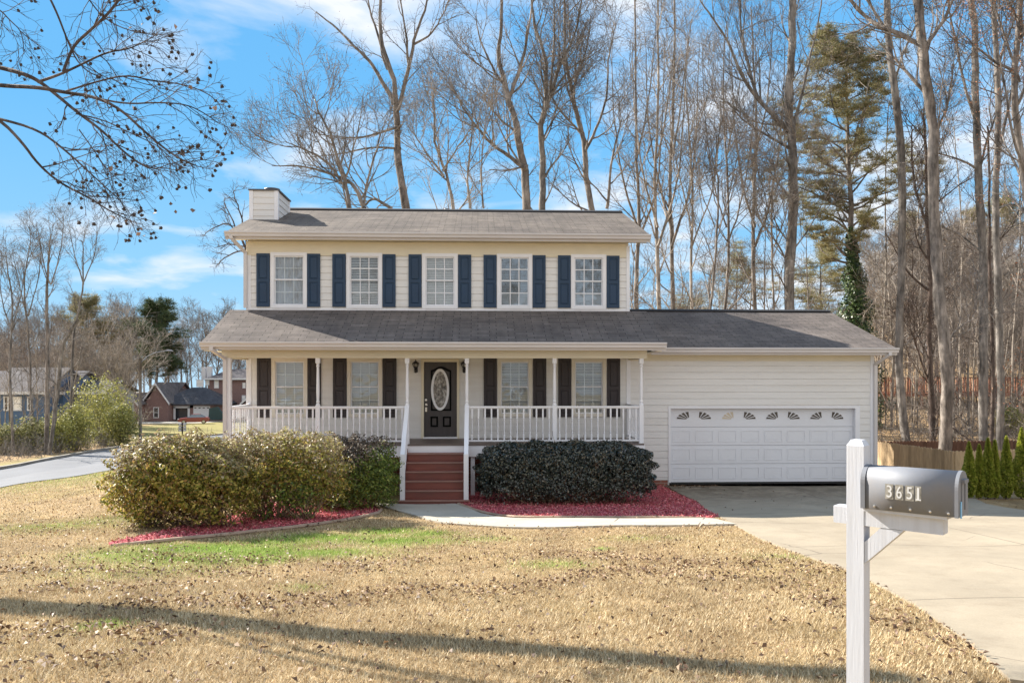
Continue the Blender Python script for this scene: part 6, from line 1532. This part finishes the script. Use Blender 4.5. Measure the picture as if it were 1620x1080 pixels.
# --- brick house with garages
YB = 135.0; bx = lambda px: X(px, YB); bz = lambda py: Zp(py, bx(300), YB); zg = bz(663)
BO = (bx(300), YB, zg); bh = thing('brick_house', 'red brick house with gabled wing and two garage bays beyond the far lawn', 'house', BO)
gable_block(bh, BO, 'wing', bx(236), bx(273), YB-2, YB+10, zg-1, bz(638), bz(606)-bz(638), M['brick_far'], M['far_roofx'], 'y')
gable_block(bh, BO, 'wing', bx(217), bx(236.5), YB-5, YB+8, zg-1, bz(639), bz(622)-bz(639), M['brick_far'], M['far_roofx'], 'y')
gable_block(bh, BO, 'middle', bx(222), bx(262), YB+2, YB+14, zg-1, bz(636), bz(606)-bz(636), M['brick_far'], M['far_roofx'], 'x', trim=False)
mb = MB(); yg = YB
g0, g1, g2, g3, g4, g5 = bx(258), bx(275.5), bx(299.5), bx(306), bx(332.5), bx(352)
mb.box(g0, g5, yg+.6, yg+8, zg-1, bz(640)); mb.box(g0, g1, yg, yg+.6, zg-1, bz(640)); mb.box(g2, g3, yg, yg+.6, zg-1, bz(640)); mb.box(g4, g5, yg, yg+.6, zg-1, bz(640)); mb.box(g1, g4, yg, yg+.6, bz(645), bz(640))
mb.build('garage_wall', M['brick_far'], bh, BO)
mb = MB(); mb.box(g1, g2, yg+.4, yg+.58, zg, bz(645)); mb.build('bay_shade_panel', M['far_glass_and_bay'], bh, BO)  # dark panel painted in for the shade inside the open bay
mb = MB(); 
for a, b_, c_, d_ in ((g1-.1, g1+.25, zg, bz(643.5)), (g2-.25, g2+.1, zg, bz(643.5)), (g1-.1, g2+.1, bz(645.2), bz(642))): mb.box(a, b_, yg-.08, yg-.01, c_, d_)
mb.build('bay_trim', M['far_white'], bh, BO)
mb = MB(); mb.box(g3, g4, yg-.03, yg+.3, zg, bz(642)); gdf = mb.build('garage_door', M['far_white'], bh, BO)
mb = MB()
for i in range(4): 
    a = g3 + (g4-g3)*(i+.25)/4; mb.box(a, a+(g4-g3)*.12, yg-.05, yg-.035, bz(645.8), bz(644.4))
mb.build('pane', M['far_glass_and_bay'], gdf, BO)
hip_roof(bh, BO, g0-1.2, g5+.3, yg-.7, yg+9, bz(638.5), bz(613)-bz(638.5), M['far_roofs'], 1.2)
# two storey block
t0, t1 = bx(307), bx(420); yt = YB+7
zt_ = lambda py: Zp(py, bx(300), yt)
mb = MB(); mb.box(t0, t1, yt, yt+9, zg-1, zt_(598.5)); mb.build('wall', M['brick_far'], bh, BO)
hip_roof(bh, BO, t0-.5, t1+.5, yt-.5, yt+9.5, zt_(599), zt_(583)-zt_(599), M['far_roof'], 3.5)
mb = MB(); mb.box(t0-.5, t1+.5, yt-.62, yt-.51, zt_(600.5), zt_(598)); mb.build('fascia', M['far_white'], bh, BO)
for a, b_, c_, d_ in ((310, 321.5, 612, 600.5), (324, 330.5, 609, 600.5), (338, 345.5, 614, 600.5), (383, 388, 614, 605), (382, 388, 636, 625), (352, 357, 614, 605)): far_window(bh, BO, bx(a)*1.05, bx(b_)*1.05, zt_(c_), zt_(d_), yt)
mb = MB(); a = bx(310)*1.05; mb.box(a, a+.7, yt+2.5, yt+3.4, zt_(600), zt_(580)); mb.box(a+1.0, a+1.7, yt+2.5, yt+3.4, zt_(600), zt_(579)); mb.build('chimney', M['far_white'], bh, BO)
gable_block(bh, BO, 'side', bx(376), bx(412), YB+3, YB+8, zg-1, bz(640), bz(622)-bz(640), M['brick_far'], M['far_roofx'], 'y')
for a, b_ in ((250.5, 259),): far_window(bh, BO, bx(a), bx(b_), bz(660), bz(643), YB-2.0, False)
# its apron
fa = drape('far_driveway', [(bx(215), 118), (bx(345)*.97, 124), (bx(360), YB+.5), (bx(255), YB+.5), (bx(205), YB-6)], M['walk'], .05, 2.0); tag(fa, kind='structure')
# child slide/teal tarp beside the house
mb = MB(); 
tx = bx(338); mb.prism([(tx, zg), (tx+1.9, zg), (tx+2.6, zg+.6), (tx+1.4, zg+2.2), (tx+.1, zg+1.9)], YB-2.6, YB-2.0, 'y'); tp_ = mb.build('tarp_cover', pm('teal_tarp', (.02, .05, .05), .6, .2, 2), None, (tx, YB-2.6, zg)); tag(tp_, 'dark teal tarp cover leaning beside the white garage door of the brick house', 'tarp')
# --- blue house, left
YH = 80.0; hx_ = lambda px: X(px, YH); hz_ = lambda py: Zp(py, hx_(40), YH); hg = hz_(668)
BH = (hx_(40), YH, hg); blue = thing('blue_house', 'blue sided house with grey gable roofs partly hidden by the trees on the left', 'house', BH)
gable_block(blue, BH, 'main', hx_(-60), hx_(100), YH, YH+9, hg-1, hz_(622), hz_(588)-hz_(622), M['far_blue'], M['far_roof'], 'x')
gable_block(blue, BH, 'wing', hx_(8), hx_(92), YH-2.5, YH+6, hg-1, hz_(621), hz_(583)-hz_(621), M['far_blue'], M['far_roofx'], 'x')
gable_block(blue, BH, 'side', hx_(95), hx_(150), YH+2, YH+9, hg-1, hz_(622), hz_(604)-hz_(622), M['far_siding'], M['far_roof'], 'x')
for a, b_ in ((30, 38), (44, 58), (66, 72), (-8, 4), (12, 20)): far_window(blue, BH, hx_(a), hx_(b_), hz_(648), hz_(626), YH-2.5, a == 44)
# --- grey house up in the woods on the right
YG = 82.0; gxx = lambda px: X(px, YG); gzz = lambda py: Zp(py, gxx(1550), YG); gg = gzz(640)
GO = (gxx(1550), YG, gg); gh = thing('grey_house', 'pale grey house showing faintly through the hillside trees on the right', 'house', GO)
gable_block(gh, GO, 'main', gxx(1470), gxx(1610), YG, YG+9, gg-3, gzz(545), gzz(505)-gzz(545), M['far_siding'], M['far_roof'], 'x')
for a in (1490, 1522, 1560, 1590): far_window(gh, GO, gxx(a), gxx(a+11), gzz(580), gzz(556), YG, False)
# --- street lamp pole
SX, SY_ = atpx(222, 62); SZ = H(SX, SY_); lamp = thing('street_lamp', 'tall slim wooden street lamp pole with a curved arm beside the side street', 'street lamp', (SX, SY_, SZ)); SO = (SX, SY_, SZ)
ht = CAMZ + (600-566)*62/F - SZ
mb = MB(); mb.tube([(SX, SY_, SZ-.2), (SX, SY_, SZ+ht)], [.13, .09], 10); mb.build('pole', M['bark_tan'], lamp, SO, True)
mb = MB(); mb.tube([(SX, SY_, SZ+ht-.4), (SX+.5, SY_, SZ+ht+.1), (SX+1.2, SY_, SZ+ht+.45), (SX+2.0, SY_, SZ+ht+.55)], [.03, .028, .025, .025], 6); mb.build('arm', M['far_siding'], lamp, SO)
mb = MB(); mb.tube([(SX+1.9, SY_, SZ+ht+.55), (SX+2.1, SY_, SZ+ht+.58), (SX+2.35, SY_, SZ+ht+.57), (SX+2.5, SY_, SZ+ht+.53)], [.04, .07, .075, .03], 8); mb.build('lamp_head', M['far_siding'], lamp, SO, True)
# --- green utility box
UX, UY = atpx(241, 57); UZ = H(UX, UY); ubx = thing('utility_box', 'grey green metal utility cabinet in the grass beside the street lamp', 'utility box', (UX, UY, UZ)); UO = (UX, UY, UZ)
M['ugreen'] = pm('utility_green_paint', (.085, .105, .10), .5, .1, 3)
mb = MB(); mb.box(UX-.36, UX+.36, UY-.3, UY+.3, UZ, UZ+.5); mb.prism([(UY-.33, UZ+.5), (UY+.32, UZ+.5), (UY+.32, UZ+.62), (UY-.20, UZ+.62), (UY-.33, UZ+.56)], UX-.38, UX+.38, 'x'); mb.build('cabinet', M['ugreen'], ubx, UO)
mb = MB(); mb.box(UX-.30, UX+.30, UY-.325, UY-.302, UZ+.05, UZ+.46); mb.box(UX+.2, UX+.24, UY-.35, UY-.326, UZ+.22, UZ+.34); mb.build('door', M['ugreen'], ubx, UO)
mb = MB(); mb.box(UX-.45, UX+.45, UY-.42, UY+.38, UZ-.2, UZ+.03); mb.build('base', M['kerb'], ubx, UO)
# --- cluster mailbox
KX_, KY = atpx(288.5, 64); KZ = H(KX_, KY); cm = thing('cluster_mailbox', 'pair of stacked dark mailboxes on a post at the far roadside', 'mailbox', (KX_, KY, KZ), None, .3); KO = (0, 0, 0)
top = CAMZ + (600-667.5)*64/F - KZ
mb = MB(); mb.box(-.05, .05, -.05, .05, -.2, top-.02); mb.build('post', M['bark_dark'], cm, KO)
for r_i in range(3):
    for c_i in (-1, 1):
        z = top - .24*(r_i+1); x = c_i*.17; mb = MB()
        mb.prism([(x-.12, z), (x+.12, z), (x+.12, z+.12), (x+.07, z+.18), (x-.07, z+.18), (x-.12, z+.12)], -.24, .24, 'y'); mb.build('box', M['mailmetal'], cm, KO)
        mb = MB(); mb.box(x-.09, x+.09, -.262, -.242, z+.02, z+.14); mb.build('box_door', M['gutter'], cm, KO)
# --- red car
CXc, CYc = atpx(307, 118); CZc = H(CXc, CYc) + .06; car = thing('parked_car', 'small red car with a pale open windscreen cover parked before the white garage door', 'car', (CXc, CYc, CZc), None, .25)
M['carpaint'] = pm('red_car_paint', (.26, .06, .05), .25, .05, 1, spec=.7); M['tyre'] = pm('tyre_rubber', (.02, .02, .02), .9); M['cglass'] = pm('car_glass', (.16, .2, .24), .08, .2, 1, spec=.9)
def car_body(sec, w):
    mb = MB(); n = len(sec[0]); 
    return mb
L2 = 2.15
prof = [(-L2, .35), (-L2-.02, .62), (-1.95, .80), (-1.2, .90), (-.95, .93), (1.35, .96), (1.95, .92), (2.12, .80), (2.15, .40), (1.75, .25), (-1.7, .25)]
mb = MB(); nP = len(prof)
vs = []
for yy, s in ((-.86, .97), (-.80, 1.0), (.80, 1.0), (.86, .97)):
    for (a, b_) in prof: vs.append((a*s, yy, b_ if abs(yy) < .85 else .28 + (b_-.28)*.93))
fs = [tuple(range(nP)), tuple(range(3*nP, 4*nP))[::-1]]
for k in range(3):
    for i in range(nP): fs.append((k*nP+i, (k+1)*nP+i, (k+1)*nP+(i+1) % nP, k*nP+(i+1) % nP))
mb.add(vs, fs); cb = mb.build('body', M['carpaint'], car)
mb = MB(); lo = [(-1.0, .92), (-.25, 1.36), (.85, 1.38), (1.6, .95)]
vs = [(a, s*(.76 if b_ < 1 else .58), b_) for s in (-1, 1) for a, b_ in lo]
mb.add(vs, [(0, 1, 2, 3), (7, 6, 5, 4), (0, 4, 5, 1), (2, 6, 7, 3), (1, 5, 6, 2), (0, 3, 7, 4)]); mb.build('cabin_glass', M['cglass'], car)
mb = MB(); mb.box(-.28, .88, -.57, .57, 1.37, 1.40); mb.build('car_roof', M['carpaint'], car)
for a in (-1.35, 1.38):
    for s in (-1, 1):
        mb = MB(); q = MB(); q.lathe([(0, 0), (.20, 0), (.31, .02), (.31, .2), (0, .2)], (0, 0, 0), 18); mb.add([(a+v[0], s*.87 - s*v[2], .31+v[1]) for v in q.v], q.f); wh = mb.build('wheel', M['tyre'], car)
        mb = MB(); q = MB(); q.lathe([(0, 0), (.19, 0), (.19, .02), (0, .02)], (0, 0, 0), 14); mb.add([(a+v[0], s*.885 - s*v[2], .31+v[1]) for v in q.v], q.f); mb.build('rim', M['steel'], wh)
for s in (-1, 1):
    mb = MB(); mb.box(-2.19, -2.05, s*.62-.15, s*.62+.15, .62, .74); mb.build('headlight', M['far_white'], car)
